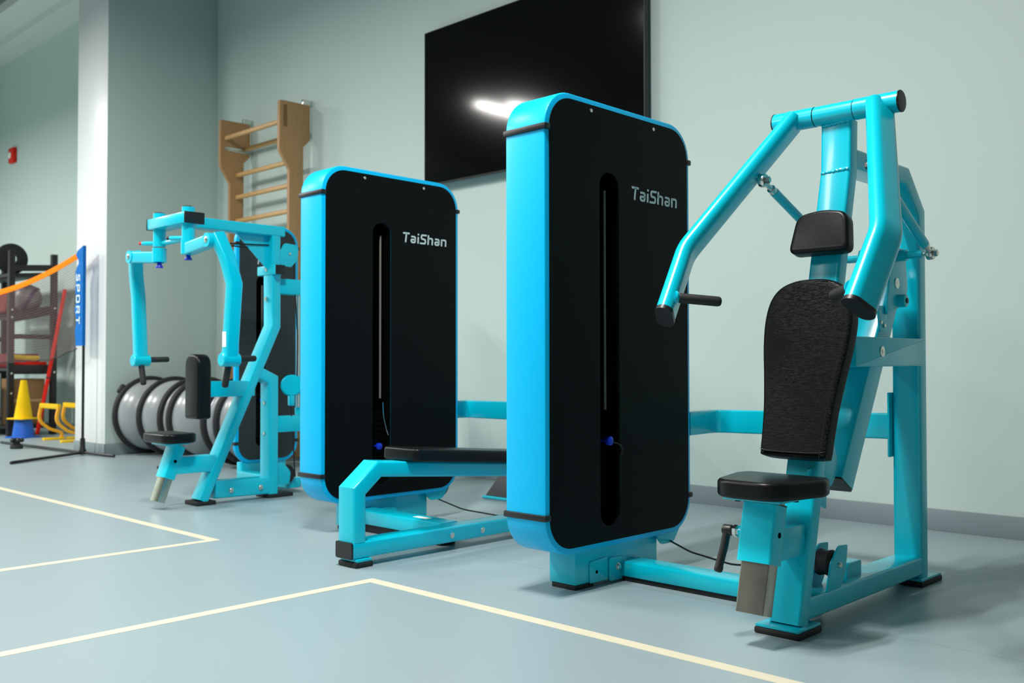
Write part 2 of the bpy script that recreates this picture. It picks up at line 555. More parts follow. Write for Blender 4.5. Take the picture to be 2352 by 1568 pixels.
def cabinet(root, x0, x1, y0, y1, z0=0.130, z1=1.625, rad=0.125, slot=None, logo=None, panelmat=PANEL, screws=(), rim=0.02, foot=None, pin_dz=0.285, pin_dy=0.1, tether=None):
    W_, Hh = y1 - y0, z1 - z0
    dep = min(0.09, (x1 - x0) * 0.85)
    yc, zc = (y0 + y1) / 2, (z0 + z1) / 2
    outer = [(yc + a, zc + b) for a, b in rrect(W_, Hh, rad, 10)]
    sy, sw, sz0, sz1 = slot
    sl = slot_outline(sy, sw, sz0, sz1)
    # shell: rounded slab with the opening for the weight slot
    bm = B()
    bev = 0.008
    st = [(bev, 0), (bev * 0.3, bev * 0.3), (0, bev)]
    rings = []
    for i, h in [(i, h) for i, h in st] + [(i, (x1 - x0) - h) for i, h in reversed(st)][:-1]:
        rings.append([bm.verts.new((x0 + h, a, b)) for a, b in inset(outer, i)])
    vo, vi = holed_plate(bm, inset(outer, bev), sl, x1)
    rings.append(vo)
    for A, C_ in zip(rings, rings[1:]):
        for k in range(len(outer)):
            bm.faces.new((A[k], A[(k + 1) % len(outer)], C_[(k + 1) % len(outer)], C_[k]))
    bm.faces.new(rings[0])
    back = [bm.verts.new((x1 - dep, a, b)) for a, b in sl]
    for k in range(len(sl)):
        bm.faces.new((vi[k], vi[(k + 1) % len(sl)], back[(k + 1) % len(sl)], back[k]))
    bm.faces.new(back)
    shell = build('weight_cabinet', bm, SKY, root, label='sky blue weight cabinet with black front panel')
    # front panel, a thin sheet with the same opening
    pin_ = inset(outer, rim)
    bm = B()
    t = 0.003
    a0, b0 = holed_plate(bm, pin_, sl, x1 + t)
    a1 = [bm.verts.new((x1 + 0.0002, a, b)) for a, b in pin_]
    b1 = [bm.verts.new((x1 + 0.0002, a, b)) for a, b in sl]
    for A, C_ in ((a0, a1), (b0, b1)):
        for k in range(len(A)):
            bm.faces.new((A[k], A[(k + 1) % len(A)], C_[(k + 1) % len(A)], C_[k]))
    build('front_panel', bm, panelmat, shell)
    # slot lining
    bm = B()
    s2 = inset(sl, 0.0015)
    f = [bm.verts.new((x1 + 0.001, a, b)) for a, b in s2]
    g = [bm.verts.new((x1 - dep + 0.003, a, b)) for a, b in s2]
    for k in range(len(s2)):
        bm.faces.new((f[k], f[(k + 1) % len(s2)], g[(k + 1) % len(s2)], g[k]))
    bm.faces.new(g)
    build('weight_slot', bm, VOID, shell)
    # guide rod, weight plates and selector pin inside the slot
    bm = B(); rod(bm, (x1 - dep * 0.4, sy + sw * 0.20, sz0 + 0.39), (x1 - dep * 0.4, sy + sw * 0.20, sz1 - 0.055), 0.0048, 12)
    build('guide_rod', bm, RODGREY, shell)
    bm = B()
    for k in range(11):
        zz = sz0 + 0.05 + k * 0.026
        box(bm, x1 - dep * 0.85, x1 - dep * 0.55, sy - sw * 0.45, sy + sw * 0.45, zz, zz + 0.023, 0.002)
    build('weight_stack', bm, PLATES, shell)
    bm = B()
    pz = sz0 + pin_dz
    pyy = sy + sw * pin_dy
    rod(bm, (x1 - dep * 0.6, pyy, pz), (x1 - dep * 0.2, pyy, pz), 0.004, 10)
    lathe(bm, (x1 - dep * 0.25, pyy, pz), (1, 0, 0), [(0, .008), (.004, .014), (.012, .016), (.02, .015), (.023, .010), (.024, 0)], 20)
    build('selector_pin', bm, BLUEKNOB, shell, label='blue selector pin knob')
    bm = B()
    if tether:
        pts = fillet([V(x1 - 0.015, sy + a_, pz + b_) for a_, b_ in tether], 0.2)
    else:
        pts = fillet([V(x1 - 0.015, pyy, pz), V(x1 + .006, sy + sw * .45, pz - .012), V(x1 + 0.008, sy + sw * .58, pz - .03), V(x1 + 0.006, sy + sw * .52, pz - .05)], 0.05)
    sweep(bm, pts, circ(0.003, 8), (0, 0, 1))
    build('pin_tether', bm, CHROME if tether else BLACK, shell)
    for (a, b) in screws:
        bolt(shell, (x1 + 0.003, a, b), (1, 0, 0), 0.0055, 0.003, washer=0.0065, name='screw')
    # black bands round the two flanks, near the top and bottom corners
    for zb in (z1 - 0.128, z0 + 0.128):
        for (ya, sgn) in ((y0, 1), (y1, -1)):
            bm = B()
            e = 0.006
            hb = 0.010
            y_out = ya - sgn * e
            lo_y, hi_y = min(y_out, ya + sgn * 0.022), max(y_out, ya + sgn * 0.022)
            box(bm, x0 - e, x1 + e, lo_y, hi_y, zb - hb, zb + hb, 0.004)
            build('trim_band', bm, BLACK, shell)
    if logo:
        ly, lz, ln, lh = logo
        bm = lettering('TaiShan', lh, (x1 + 0.0032, ly, lz), (0, 1, 0), (0, 0, 1), (1, 0, 0), ln)
        build('logo', bm, LETTER, shell, label='silver TaiShan lettering')
    # foot: box section channel with rubber pads and bolted flanges
    if foot:
        fx0, fx1, fy0, fy1 = foot
        bm = B()
        box(bm, fx0, fx1, fy0, fy1, 0.016, z0 + 0.01, 0.006)
        ft = build('cabinet_foot', bm, CYAN, root)
        for ya in (fy0 + 0.004, fy1 - 0.10):
            bm = B(); box(bm, fx0 + 0.008, fx1 - 0.004, ya, ya + 0.096, 0.0, 0.0165, 0.003)
            build('rubber_pad', bm, RUBBER, ft)
        bm = B()
        prismx(bm, round_poly([(fy0 + 0.07, 0.014), (fy0 + 0.165, 0.014), (fy0 + 0.165, 0.092), (fy0 + 0.07, 0.085)], 0.008), fx1, fx1 + 0.005, 0.001)
        build('flange', bm, CYAN, ft)
        bm = B()
        prismx(bm, round_poly([(fy0 + 0.17, 0.006), (fy0 + 0.265, 0.006), (fy0 + 0.265, 0.080), (fy0 + 0.17, 0.088)], 0.012), fx1, fx1 + 0.009, 0.001)
        build('flange', bm, CYAN, ft)
        bolt(ft, (fx1 + 0.009, fy0 + 0.215, 0.052), (1, 0, 0), 0.010, 0.010, washer=0.0125)
        bm = B(); lathe(bm, (fx1 + 0.0045, fy0 + 0.105, 0.048), (1, 0, 0), [(0, 0.006), (0.0012, 0.006)], 14)
        build('bolt_hole', bm, VOID, ft)
    return shell

def pulley_guard(root, x0, x1, y, z, r=0.075):
    """rounded guard and black pulley low behind the cabinet"""
    bm = B()
    prismx(bm, round_poly([(y - 0.07, z + 0.06), (y + 0.095, z + 0.06), (y + 0.095, z - 0.01), (y + 0.055, z - 0.062), (y - 0.02, z - 0.062), (y - 0.05, z - 0.03)], [.01, .01, .04, .04, .03, .03], 6), x1 - 0.02, x1 - 0.012, 0.001)
    g = build('pulley_guard', bm, CYAN, root)
    bm = B()
    lathe(bm, (x1 - 0.085, y + 0.055, z + 0.005), (1, 0, 0), [(0, .058), (.008, .064), (.02, .058), (.038, .058), (.05, .064), (.058, .058)], 28)
    build('pulley', bm, RUBBER, g)
    return g

# ================================================================== 1. chest press machine
CP = thing('chest_press_machine', 'cyan chest press machine with tall black backrest at right, nearest the camera', 'exercise machine', (-1.70, 2.85, 0))
XM = -1.336
cabinet(CP, -2.227, -2.053, 2.280, 3.090, slot=(2.604, 0.106, 0.198, 1.393), logo=(2.728, 1.316, 0.274, 0.046),
        screws=((2.506, 1.585), (2.857, 1.583)), foot=(-2.195, -2.080, 2.455, 2.912))
pulley_guard(CP, -2.227, -2.053, 2.94, 0.155)

# column
bm = B()
tubeYZ(bm, XM, [(2.485, 0.024), (2.822, 1.328), (2.829, 1.478)], 0.096, 0.053, 0.009)
column = build('column', bm, CYAN, CP)
for (y, z) in ((2.794, 1.322), (2.800, 1.468)):      # weld beads
    bm = B()
    pts = [V(XM - 0.044 + 0.088 * k / 22, y - 0.001 + 0.0008 * math.sin(k * 2.4), z + 0.0012 * math.sin(k * 1.7) + 0.006 * k / 22) for k in range(23)]
    sweep(bm, pts, circ(0.0042, 8), (0, 0, 1))
    build('weld_bead', bm, CYAN, column)
# base rail and feet
bm = B()
tubeYZ(bm, XM, [(2.492, 0.066), (3.320, 0.066)], 0.094, 0.060, 0.008)
rail = build('base_rail', bm, CYAN, CP)
for (ya, yb, xa, xb) in ((2.425, 2.555, XM - 0.068, XM + 0.062), (3.285, 3.455, XM - 0.062, XM + 0.056)):
    bm = B(); box(bm, xa, xb, ya, yb, 0.018, 0.026, 0.002)
    fp = build('foot_plate', bm, CYAN, CP)
    bm = B(); box(bm, xa - 0.003, xb + 0.003, ya - 0.003, yb + 0.003, 0.0, 0.018, 0.005)
    build('rubber_pad', bm, RUBBER, fp, label='black rubber foot pad')
# rear post with bent top member running forward to the column
bm = B()
tubeYZ(bm, XM, [(3.335, 0.026), (3.342, 1.252), (3.228, 1.364), (2.84, 1.364)], 0.096, 0.060, 0.010)
post = build('rear_post', bm, CYAN, CP)
bm = B()
box(bm, XM - 0.056, XM - 0.048, 3.285, 3.375, 0.425, 0.645, 0.003)
fl_ = build('flange_plate', bm, CYAN, post)
for z in (0.455, 0.615):
    bolt(fl_, (XM - 0.056, 3.31, z), (-1, 0, 0), 0.009, 0.007)
bolt(post, (XM + 0.048, 2.93, 1.366), (1, 0, 0), 0.009, 0.010, washer=0.012)
# cross member between column and rear post
bm = B()
prismx(bm, round_poly([(2.79, 0.733), (3.312, 0.735), (3.312, 0.826), (2.79, 0.824)], 0.004), XM - 0.063, XM + 0.063, 0.004)
cross = build('cross_member', bm, CYAN, CP)
bolt(cross, (XM + 0.063, 2.972, 0.780), (1, 0, 0), 0.008, 0.005, washer=0.017)
# lever with linkage
bm = B()
tubeYZ(bm, XM, [(2.772, 0.388), (3.185, 1.065)], 0.082, 0.090, 0.008)
lever = build('lever', bm, CYAN, CP)
bm = B()
d_ = Vector((0, 0.413, 0.677)).normalized()
p_ = V(XM, 2.772, 0.388)
sweep(bm, [p_ - d_ * 0.006, p_ + d_ * 0.002], rrect(0.080, 0.088, 0.008, 3), (1, 0, 0))
build('end_cap', bm, BLACK, lever)
for sx in (-1, 1):
    bm = B()
    xp = XM + sx * 0.048
    prismx(bm, round_poly([(3.075, 1.115), (3.175, 1.115), (3.195, 0.985), (3.165, 0.935), (3.03, 0.895), (3.035, 0.93)], 0.02), min(xp, xp + sx * 0.008), max(xp, xp + sx * 0.008), 0.001)
    pl_ = build('link_plate', bm, CYAN, lever)
    bolt(pl_, (xp + sx * 0.008, 3.105, 1.000), (sx, 0, 0), 0.008, 0.004, washer=0.017)
    bm = B(); lathe(bm, (xp + sx * 0.006, 3.130, 0.945), (sx, 0, 0), [(0, .021), (.022, .021), (.024, .018)], 20); build('hub', bm, CYAN, pl_)
    bolt(pl_, (xp + sx * 0.030, 3.130, 0.945), (sx, 0, 0), 0.009, 0.004, material=BLACK)
bm = B()
prismx(bm, round_poly([(2.985, 0.925), (3.05, 0.925), (3.05, 0.845), (3.0, 0.845)], 0.01), XM + 0.0405, XM + 0.0465, 0.001)
tab = build('stop_tab', bm, CYAN, lever)
for (y, z) in ((3.0, 0.872), (3.025, 0.862)):
    bolt(tab, (XM + 0.0465, y, z), (1, 0, 0), 0.007, 0.006)
bm = B()
prismx(bm, round_poly([(2.60, 0.40), (2.69, 0.385), (2.74, 0.44), (2.70, 0.53), (2.63, 0.52)], [.04, .03, .02, .03, .04], 6), XM + 0.024, XM + 0.031, 0.001)
pb = build('pulley_bracket', bm, CYAN, lever)
bm = B(); lathe(bm, (XM - 0.02, 2.66, 0.455), (1, 0, 0), [(0, .045), (.008, .05), (.02, .043), (.034, .05), (.042, .045)], 28); build('pulley', bm, RUBBER, pb)
bolt(pb, (XM + 0.031, 2.675, 0.478), (1, 0, 0), 0.008, 0.008, washer=0.011)
# plate with a hooked lower edge behind the seat
bm = B()
prismx(bm, round_poly([(2.55, 0.45), (2.625, 0.45), (2.655, 0.40), (2.650, 0.325), (2.625, 0.338), (2.61, 0.35), (2.56, 0.36)], [.01, .02, .04, .006, .006, .01, .005], 5), XM + 0.026, XM + 0.034, 0.001)
build('stop_plate', bm, CYAN, CP)
# axle and push rods
AX = V(XM, 3.142, 1.092)
bm = B()
rod(bm, AX - V(0.125, 0, 0), AX + V(0.125, 0, 0), 0.0125)
rod(bm, AX - V(0.075, 0, 0), AX + V(0.075, 0, 0), 0.018)
build('axle', bm, CYAN, lever)
for sx in (-1, 1):
    a = V(XM + sx * 0.172, 2.672, 1.302)
    b = AX + V(sx * 0.150, 0, 0)
    d_ = (b - a).normalized()
    bm = B(); rod(bm, a + d_ * 0.065, b - d_ * 0.062, 0.0145)
    pr_ = build('push_rod', bm, CYAN, CP)
    for (c_, dd) in ((a, d_), (b, -d_)):
        bm = B()
        lathe(bm, c_ - V(0.010 * sx, 0, 0), (sx, 0, 0), [(0, .011), (0, .019), (.004, .021), (.016, .021), (.020, .019), (.02, .011)], 24)
        lathe(bm, c_ + dd * 0.016, dd, [(0, .010), (.012, .0085), (.03, .0085), (.032, .0135), (.052, .0135), (.054, .012)], 16)
        build('rod_end', bm, CHROME, pr_, label='zinc ball joint rod end')
        bm = B()
        s_ = sx if c_ is a else -sx
        rod(bm, c_ + V(s_ * 0.03, 0, 0), c_ - V(s_ * 0.022, 0, 0), 0.006, 12)
        lathe(bm, c_ - V(s_ * 0.012, 0, 0), (-s_, 0, 0), [(0, .011), (.009, .011), (.011, .009)], 6)
        build('rod_bolt', bm, CHROME, pr_)
# top pivot tube
PT = V(XM, 2.803, 1.502)
bm = B(); rod(bm, PT - V(0.062, 0, 0), PT + V(0.062, 0, 0), 0.0305, 32)
pv = build('pivot_tube', bm, CYAN, CP)
for sx in (-1, 1):
    bm = B()
    rod(bm, PT + V(sx * 0.0615, 0, 0), PT + V(sx * 0.0655, 0, 0), 0.0285, 28)
    build('spacer_ring', bm, BLACK, pv)
# pressing arms
for sx in (-1, 1):
    bm = B()
    rod(bm, PT + V(sx * 0.065, 0, 0), PT + V(sx * 0.198, 0, 0), 0.0315, 32)
    path = fillet([V(XM + sx * 0.138, 2.800, 1.498), V(XM + sx * 0.302, 2.447, 1.075), V(XM + sx * 0.288, 2.319, 0.884)], 0.16, 10)
    turn = math.radians(28)
    side_ = (math.cos(turn), -sx * math.sin(turn), 0)
    sweep(bm, path, [(b, a) for a, b in rrect(0.094, 0.050, 0.0249, 8)], side_)
    arm = build('press_arm', bm, CYAN, CP)
    bm = B()
    dd = (path[-1] - path[-2]).normalized()
    sweep(bm, [path[-1] - dd * 0.002, path[-1] + dd * 0.004, path[-1] + dd * 0.010], [(b, a) for a, b in rrect(0.096, 0.052, 0.0259, 8)], side_)
    build('end_cap', bm, BLACK, arm, label='black oval end cap')
    bm = B(); lathe(bm, PT + V(sx * 0.1975, 0, 0), (sx, 0, 0), [(0, .0322), (.003, .0322), (.005, .030), (.006, .022)], 32)
    build('tube_cap', bm, BLACK, arm)
    g0, g1 = V(XM + sx * 0.262, 2.335, 0.932), V(XM + sx * 0.168, 2.424, 0.920)
    bm = B(); grip(bm, g0, g1, 0.0145); build('hand_grip', bm, FOAM, arm, label='black foam hand grip')
    bm = B(); lathe(bm, g0 + (g0 - g1).normalized() * 0.004, (g1 - g0), [(0, .020), (.006, .020), (.012, .014)], 20); build('grip_collar', bm, CYAN, arm)
# pads
Lc = math.hypot(1, 0.255)
vv, nn = Vector((0, 0.255, 1)) / Lc, Vector((0, -1, 0.255)) / Lc
CO = Vector((XM + 0.003, 2.452, 0))
half = [(0.0, 1.003), (0.055, 0.998), (0.098, 0.978), (0.124, 0.940), (0.134, 0.880), (0.130, 0.800), (0.117, 0.710), (0.106, 0.620), (0.101, 0.540), (0.099, 0.495), (0.088, 0.482), (0.0, 0.479)]
outl = smooth_outline([(-a, b) for a, b in half[:-1]] + [(0, half[-1][1])] + [(a, b) for a, b in reversed(half[1:-1])], 5)
bm = B(); prism(bm, outl, CO + nn * 0.016, (1, 0, 0), vv, nn, 0.058, 0.013, 5)
bp_ = build('backrest', bm, LEATHER, CP, label='long black creased leather backrest pad')
bm = B()
sm = inset(outl, 0.0145)
ring = [CO + nn * 0.0728 + Vector((a, 0, 0)) + vv * b for a, b in sm]
sweep(bm, ring + [ring[0]], circ(0.0016, 6), nn, cap=False)
build('seam', bm, BLACK, bp_)
bm = B(); prism(bm, inset(outl, 0.03), CO + nn * 0.002, (1, 0, 0), vv, nn, 0.014); build('backing_board', bm, BLACK, bp_)
outh = round_poly([(-0.094, 1.088), (0.094, 1.088), (0.079, 1.208), (0.0, 1.221), (-0.079, 1.208)], [0.022, 0.022, 0.042, 0.2, 0.042], 6)
bm = B(); prism(bm, outh, CO + V(0.004, 0, 0) + nn * 0.014, (1, 0, 0), vv, nn, 0.050, 0.011, 5)
hr = build('headrest', bm, VINYL, CP, label='small black headrest pad')
bm = B()
ring = [CO + V(0.004, 0, 0) + nn * 0.0632 + Vector((a, 0, 0)) + vv * b for a, b in inset(outh, 0.0125)]
sweep(bm, ring + [ring[0]], circ(0.0014, 6), nn, cap=False)
build('seam', bm, BLACK, hr)
# seat
hs = [(-0.092, 2.250), (0.092, 2.250), (0.138, 2.44), (0.125, 2.495), (-0.125, 2.495), (-0.138, 2.44)]
outs = [(XM * 0 + a, b) for a, b in round_poly(hs, [0.075, 0.075, 0.05, 0.03, 0.03, 0.05], 8)]
bm = B(); prism(bm, outs, (XM, 0, 0.388), (1, 0, 0), (0, 1, 0), (0, 0, 1), 0.049, 0.012, 5)
seat = build('seat', bm, VINYL, CP, label='black padded seat')
bm = B(); box(bm, XM - 0.085, XM + 0.085, 2.29, 2.45, 0.380, 0.3885, 0.002)
sp_ = build('seat_bracket', bm, CYAN, seat)
for (x, y) in ((-0.05, 2.31), (0.07, 2.40)):
    bolt(sp_, (XM + x, y, 0.3805), (0, 0, -1), 0.009, 0.006, material=BLACK)
# adjustable seat post
dl = Vector((0, 0.245, 1)).normalized()
s0 = V(XM, 2.328, 0.214); s1 = V(XM, 2.364, 0.366)
bm = B(); sweep(bm, [s0, s1], rrect(0.100, 0.064, 0.007, 3), (1, 0, 0))
slv = build('seat_sleeve', bm, CYAN, CP)
bm = B(); sweep(bm, [s1 - dl * 0.001, s1 + dl * 0.003], rrect(0.101, 0.065, 0.007, 3), (1, 0, 0)); build('sleeve_liner', bm, BLACK, slv)
bm = B(); sweep(bm, [V(XM + .002, 2.296, 0.086), V(XM + .002, 2.373, 0.383)], rrect(0.084, 0.048, 0.004, 3), (1, 0, 0))
build('seat_post', bm, STEEL, CP, label='brushed steel sliding seat post')
bm = B(); lathe(bm, (XM + 0.0500, 2.349, 0.290), (1, 0, 0), [(0, .0078), (.0007, .0078)], 18); build('bolt_hole', bm, VOID, slv)
bm = B(); box(bm, XM - 0.038, XM + 0.038, 2.375, 2.515, 0.215, 0.300, 0.005); build('sleeve_bracket', bm, CYAN, slv)
# spring plunger with black lever
k0 = V(XM - 0.050, 2.345, 0.288)
bm = B(); lathe(bm, k0, (-1, 0, 0), [(0, .017), (.014, .017), (.016, .014)], 20); kb = build('plunger_boss', bm, CYAN, slv)
bm = B(); lathe(bm, k0 - V(0.014, 0, 0), (-1, 0, 0), [(0, .013), (.008, .013), (.008, .017), (.018, .017), (.018, .010), (.04, .010)], 6)
build('plunger', bm, CHROME, slv)
bm = B()
hb = k0 - V(0.052, 0, 0)
lathe(bm, hb + V(0.014, 0, 0), (-1, 0, 0), [(0, .013), (.003, .015), (.026, .015), (.029, .011)], 20)
sweep(bm, [hb + V(-0.002, 0, 0.006), hb + V(-0.006, -0.012, -0.045), hb + V(-0.012, -0.030, -0.098)], rrect(0.018, 0.022, 0.006, 3), (1, 0, 0))
grip(bm, hb + V(-0.011, -0.026, -0.090), hb + V(-0.0135, -0.034, -0.112), 0.012)
build('clamp_lever', bm, BLACK, CP, label='black clamping lever')
# pulley on base rail
for xp in (XM - 0.020, XM + 0.040):
    bm = B()
    prismx(bm, round_poly([(2.625, 0.094), (2.715, 0.094), (2.745, 0.135), (2.760, 0.212), (2.705, 0.216), (2.655, 0.175)], [.004, .02, .03, .008, .03, .04], 5), xp, xp + 0.006, 0.001)
    pp = build('pulley_bracket', bm, CYAN, CP)
bm = B(); lathe(bm, (XM - 0.012, 2.688, 0.165), (1, 0, 0), [(0, .034), (.008, .039), (.024, .034), (.042, .039), (.05, .034)], 32); build('pulley', bm, RUBBER, pp)
bolt(pp, (XM + 0.046, 2.703, 0.160), (1, 0, 0), 0.008, 0.007, washer=0.009)
bm = B()
prismx(bm, round_poly([(2.825, 0.094), (2.825, 0.128), (2.845, 0.140), (2.925, 0.140), (2.925, 0.094)], 0.008), XM - 0.044, XM + 0.012, 0.002)
bx = build('cable_guide', bm, CYAN, CP)
bm = B(); prism(bm, rrect(0.040, 0.026, 0.003), (XM - 0.016, 2.8245, 0.112), (1, 0, 0), (0, 0, 1), (0, -1, 0), 0.0006); build('guide_opening', bm, VOID, bx)
# link rail to the cabinet
bm = B(); box(bm, -2.078, XM - 0.045, 2.686, 2.788, 0.016, 0.067, 0.006); lk = build('link_rail', bm, CYAN, CP)
bm = B(); box(bm, -2.070, XM - 0.050, 2.692, 2.780, 0.0, 0.016, 0.003); build('rubber_strip', bm, RUBBER, lk)
# rear tie bar
bm = B()
sweep(bm, fillet([V(-2.075, 3.088, 0.520), V(-2.090, 3.315, 0.520), V(XM - 0.050, 3.315, 0.530)], 0.05), [(a, b) for a, b in rrect(0.088, 0.045, 0.006, 3)], (0, 0, 1))
build('tie_bar', bm, CYAN, CP)
# cables
bm = B()
sweep(bm, fillet([V(-2.10, 2.985, 0.105), V(-1.95, 2.93, 0.080), V(-1.75, 2.88, 0.070), V(-1.50, 2.80, 0.115), V(XM + 0.01, 2.73, 0.125)], 0.3), circ(0.0035, 8), (0, 0, 1))
build('pull_cable', bm, BLACK, CP)
bm = B(); rod(bm, (XM + 0.012, 2.625, 0.150), (XM + 0.005, 2.62, 0.42), 0.0035, 8); build('pull_cable', bm, BLACK, CP)

# ================================================================== 2. bench machine in the middle
RW = thing('row_bench_machine', 'cyan bench machine with long black bench pad, in the middle of the row', 'exercise machine', (-3.25, 2.85, 0))
RX = -2.942
cabinet(RW, -3.692, -3.528, 2.470, 3.280, slot=(2.80, 0.106, 0.198, 1.393), logo=(2.922, 1.316, 0.274, 0.046),
        screws=((2.70, 1.585), (3.05, 1.583)), foot=(-3.662, -3.560, 2.645, 3.105), pin_dz=0.172, pin_dy=-0.06, tether=((0.02, 0.20), (0.023, 0.14), (0.045, 0.06), (0.075, 0.01)))
pulley_guard(RW, -3.692, -3.528, 3.13, 0.155)
bm = B(); tubeYZ(bm, RX, [(2.168, 0.062), (3.35, 0.062)], 0.096, 0.060, 0.007); rl = build('base_rail', bm, CYAN, RW)
bm = B(); sweep(bm, [(RX, 2.160, 0.062), (RX, 2.169, 0.062)], rrect(0.097, 0.061, 0.008, 3), (1, 0, 0)); build('end_cap', bm, BLACK, rl, label='black square end cap')
for y in (2.655, 2.825):
    bolt(rl, (RX + 0.048, y, 0.060), (1, 0, 0), 0.010, 0.008, washer=0.012)
for ya in (2.180, 3.20):
    bm = B(); box(bm, RX - 0.046, RX + 0.058, ya, ya + 0.068, 0.020, 0.031, 0.002); fp = build('foot_plate', bm, CYAN, RW)
    bm = B(); box(bm, RX - 0.050, RX + 0.061, ya - 0.008, ya + 0.072, 0.0, 0.020, 0.005); build('rubber_pad', bm, RUBBER, fp)
bm = B(); tubeYZ(bm, RX, [(2.199, 0.090), (2.199, 0.277), (2.293, 0.352), (3.33, 0.270), (3.33, 0.09)], 0.096, 0.058, 0.009); build('bench_frame', bm, CYAN, RW)
by0, bz0 = 2.415, 0.3735
sl_ = math.atan2(-0.082, 1.037)
dv_ = V(0, math.cos(sl_), math.sin(sl_)); nv_ = V(0, -math.sin(sl_), math.cos(sl_))
bm = B(); prism(bm, [(a, b + 0.46) for a, b in rrect(0.215, 0.92, 0.03, 5)], (RX + .003, by0, bz0), (1, 0, 0), dv_, nv_, 0.050, 0.011, 5)
build('bench_pad', bm, VINYL, RW, label='long black bench pad')
for y in (2.53, 2.68):
    bolt(RW, (RX + 0.03, y, 0.3735 - 0.079 * (y - 2.415) - 0.062), (0, 0, 1), 0.007, 0.004, material=BLACK)
bm = B(); box(bm, -3.565, RX - 0.046, 2.678, 2.775, 0.034, 0.095, 0.006); lk = build('link_rail', bm, CYAN, RW)
bm = B(); box(bm, -3.56, RX - 0.052, 2.686, 2.767, 0.0, 0.034, 0.003); build('rubber_strip', bm, RUBBER, lk)
bm = B(); box(bm, -3.20, -3.11, 2.71, 2.74, 0.095, 0.0957); build('sticker', bm, WHITE, lk, label='small white sticker')
bm = B()
sweep(bm, fillet([V(-3.66, 3.278, 0.515), V(-3.67, 3.47, 0.515), V(RX + 0.04, 3.47, 0.515)], 0.05), rrect(0.088, 0.045, 0.006, 3), (0, 0, 1))
build('tie_bar', bm, CYAN, RW)
bm = B(); box(bm, -3.20, RX + 0.04, 3.47, 3.52, 0.0, 0.05, 0.004); build('rear_rail', bm, CYAN, RW)
bm = B(); tubeYZ(bm, RX, [(3.44, 0.0), (3.44, 1.1)], 0.096, 0.06, 0.008); build('rear_post', bm, CYAN, RW)
# foot rest plate behind the bench
bm = B(); prism(bm, [(-0.27, 0), (0.12, 0), (0.12, 0.23), (-0.185, 0.23)], (-3.60, 3.81, 0.018), (1, 0, 0), (0, 0.50, 0.866), (0, -0.866, 0.50), 0.008, 0.002)
fr = build('foot_rest', bm, FOOTPLATE, RW, label='dark grip foot rest plate')
bm = B(); rod(bm, (-3.885, 3.80, 0.012), (-3.14, 3.80, 0.012), 0.009, 12); build('foot_rest_edge', bm, CYAN, fr)
bm = B(); box(bm, -3.20, -3.14, 3.46, 3.96, 0.0, 0.05, 0.004); build('foot_rest_arm', bm, CYAN, RW)
bm = B(); sweep(bm, fillet([V(-3.60, 3.17, 0.10), V(-3.40, 3.19, 0.055), V(-3.15, 3.19, 0.05), V(RX, 3.2, 0.085)], 0.3), circ(0.0035, 8), (0, 0, 1)); build('pull_cable', bm, BLACK, RW)

# ================================================================== 3. arm machine at the back
PD = thing('pec_fly_machine', 'cyan machine with two hanging swing arms, behind the others at left', 'exercise machine', (-5.05, 2.95, 0))
PXM = -4.81
cabinet(PD, -5.435, -5.40, 3.150, 3.600, slot=(3.325, 0.070, 0.235, 1.30), logo=(3.285, 1.375, 0.262, 0.046), rad=0.115,
        panelmat=mat('hazy_lit_black_panel', (0.021, 0.026, 0.028), 0.5, noise=0.06, nscale=3), rim=0.022, foot=(-5.47, -5.41, 3.20, 3.52))  # black panel, its colour lightened to carry haze and light
bm = B(); tubeYZ(bm, PXM, [(2.665, 0.076), (3.03, 0.070)], 0.092, 0.094, 0.008); rl = build('base_rail', bm, CYAN, PD)
for y in (2.755, 2.935):
    bolt(rl, (PXM + 0.048, y, 0.066), (1, 0, 0), 0.012, 0.009, washer=0.014)
for (ya, yb) in ((2.555, 2.665), (2.985, 3.145)):
    bm = B(); box(bm, PXM - 0.085, PXM + 0.052, ya, yb, 0.0, 0.022, 0.004); build('rubber_foot', bm, RUBBER, PD)
bm = B(); tubeYZ(bm, PXM, [(2.594, 0.022), (3.034, 0.960), (3.031, 1.47)], 0.098, 0.054, 0.008); cl = build('column', bm, CYAN, PD)
bolt(cl, (PXM - 0.005, 3.004, 1.28), (0, -1, 0), 0.012, 0.010)
bolt(cl, (PXM - 0.005, 3.004, 1.115), (0, -1, 0), 0.014, 0.012)
bm = B(); tubeYZ(bm, PXM, [(3.018, 0.022), (3.018, 0.660), (2.935, 0.699)], 0.093, 0.062, 0.008); rp = build('rear_post', bm, CYAN, PD)
for z in (0.36, 0.53):
    bolt(rp, (PXM + 0.005, 2.987, z), (0, -1, 0), 0.010, 0.008)
bm = B(); tubeYZ(bm, PXM, [(2.47, 1.497), (3.085, 1.497)], 0.098, 0.056, 0.006); build('top_beam', bm, CYAN, PD)
bm = B(); prismx(bm, [(2.80, 1.470), (3.01, 1.470), (3.01, 1.27)], PXM - 0.005, PXM + 0.005, 0.001); build('gusset', bm, CYAN, PD)
bm = B(); box(bm, PXM - 0.205, PXM + 0.205, 2.392, 2.500, 1.464, 1.520, 0.005); cb = build('cross_bar', bm, CYAN, PD)
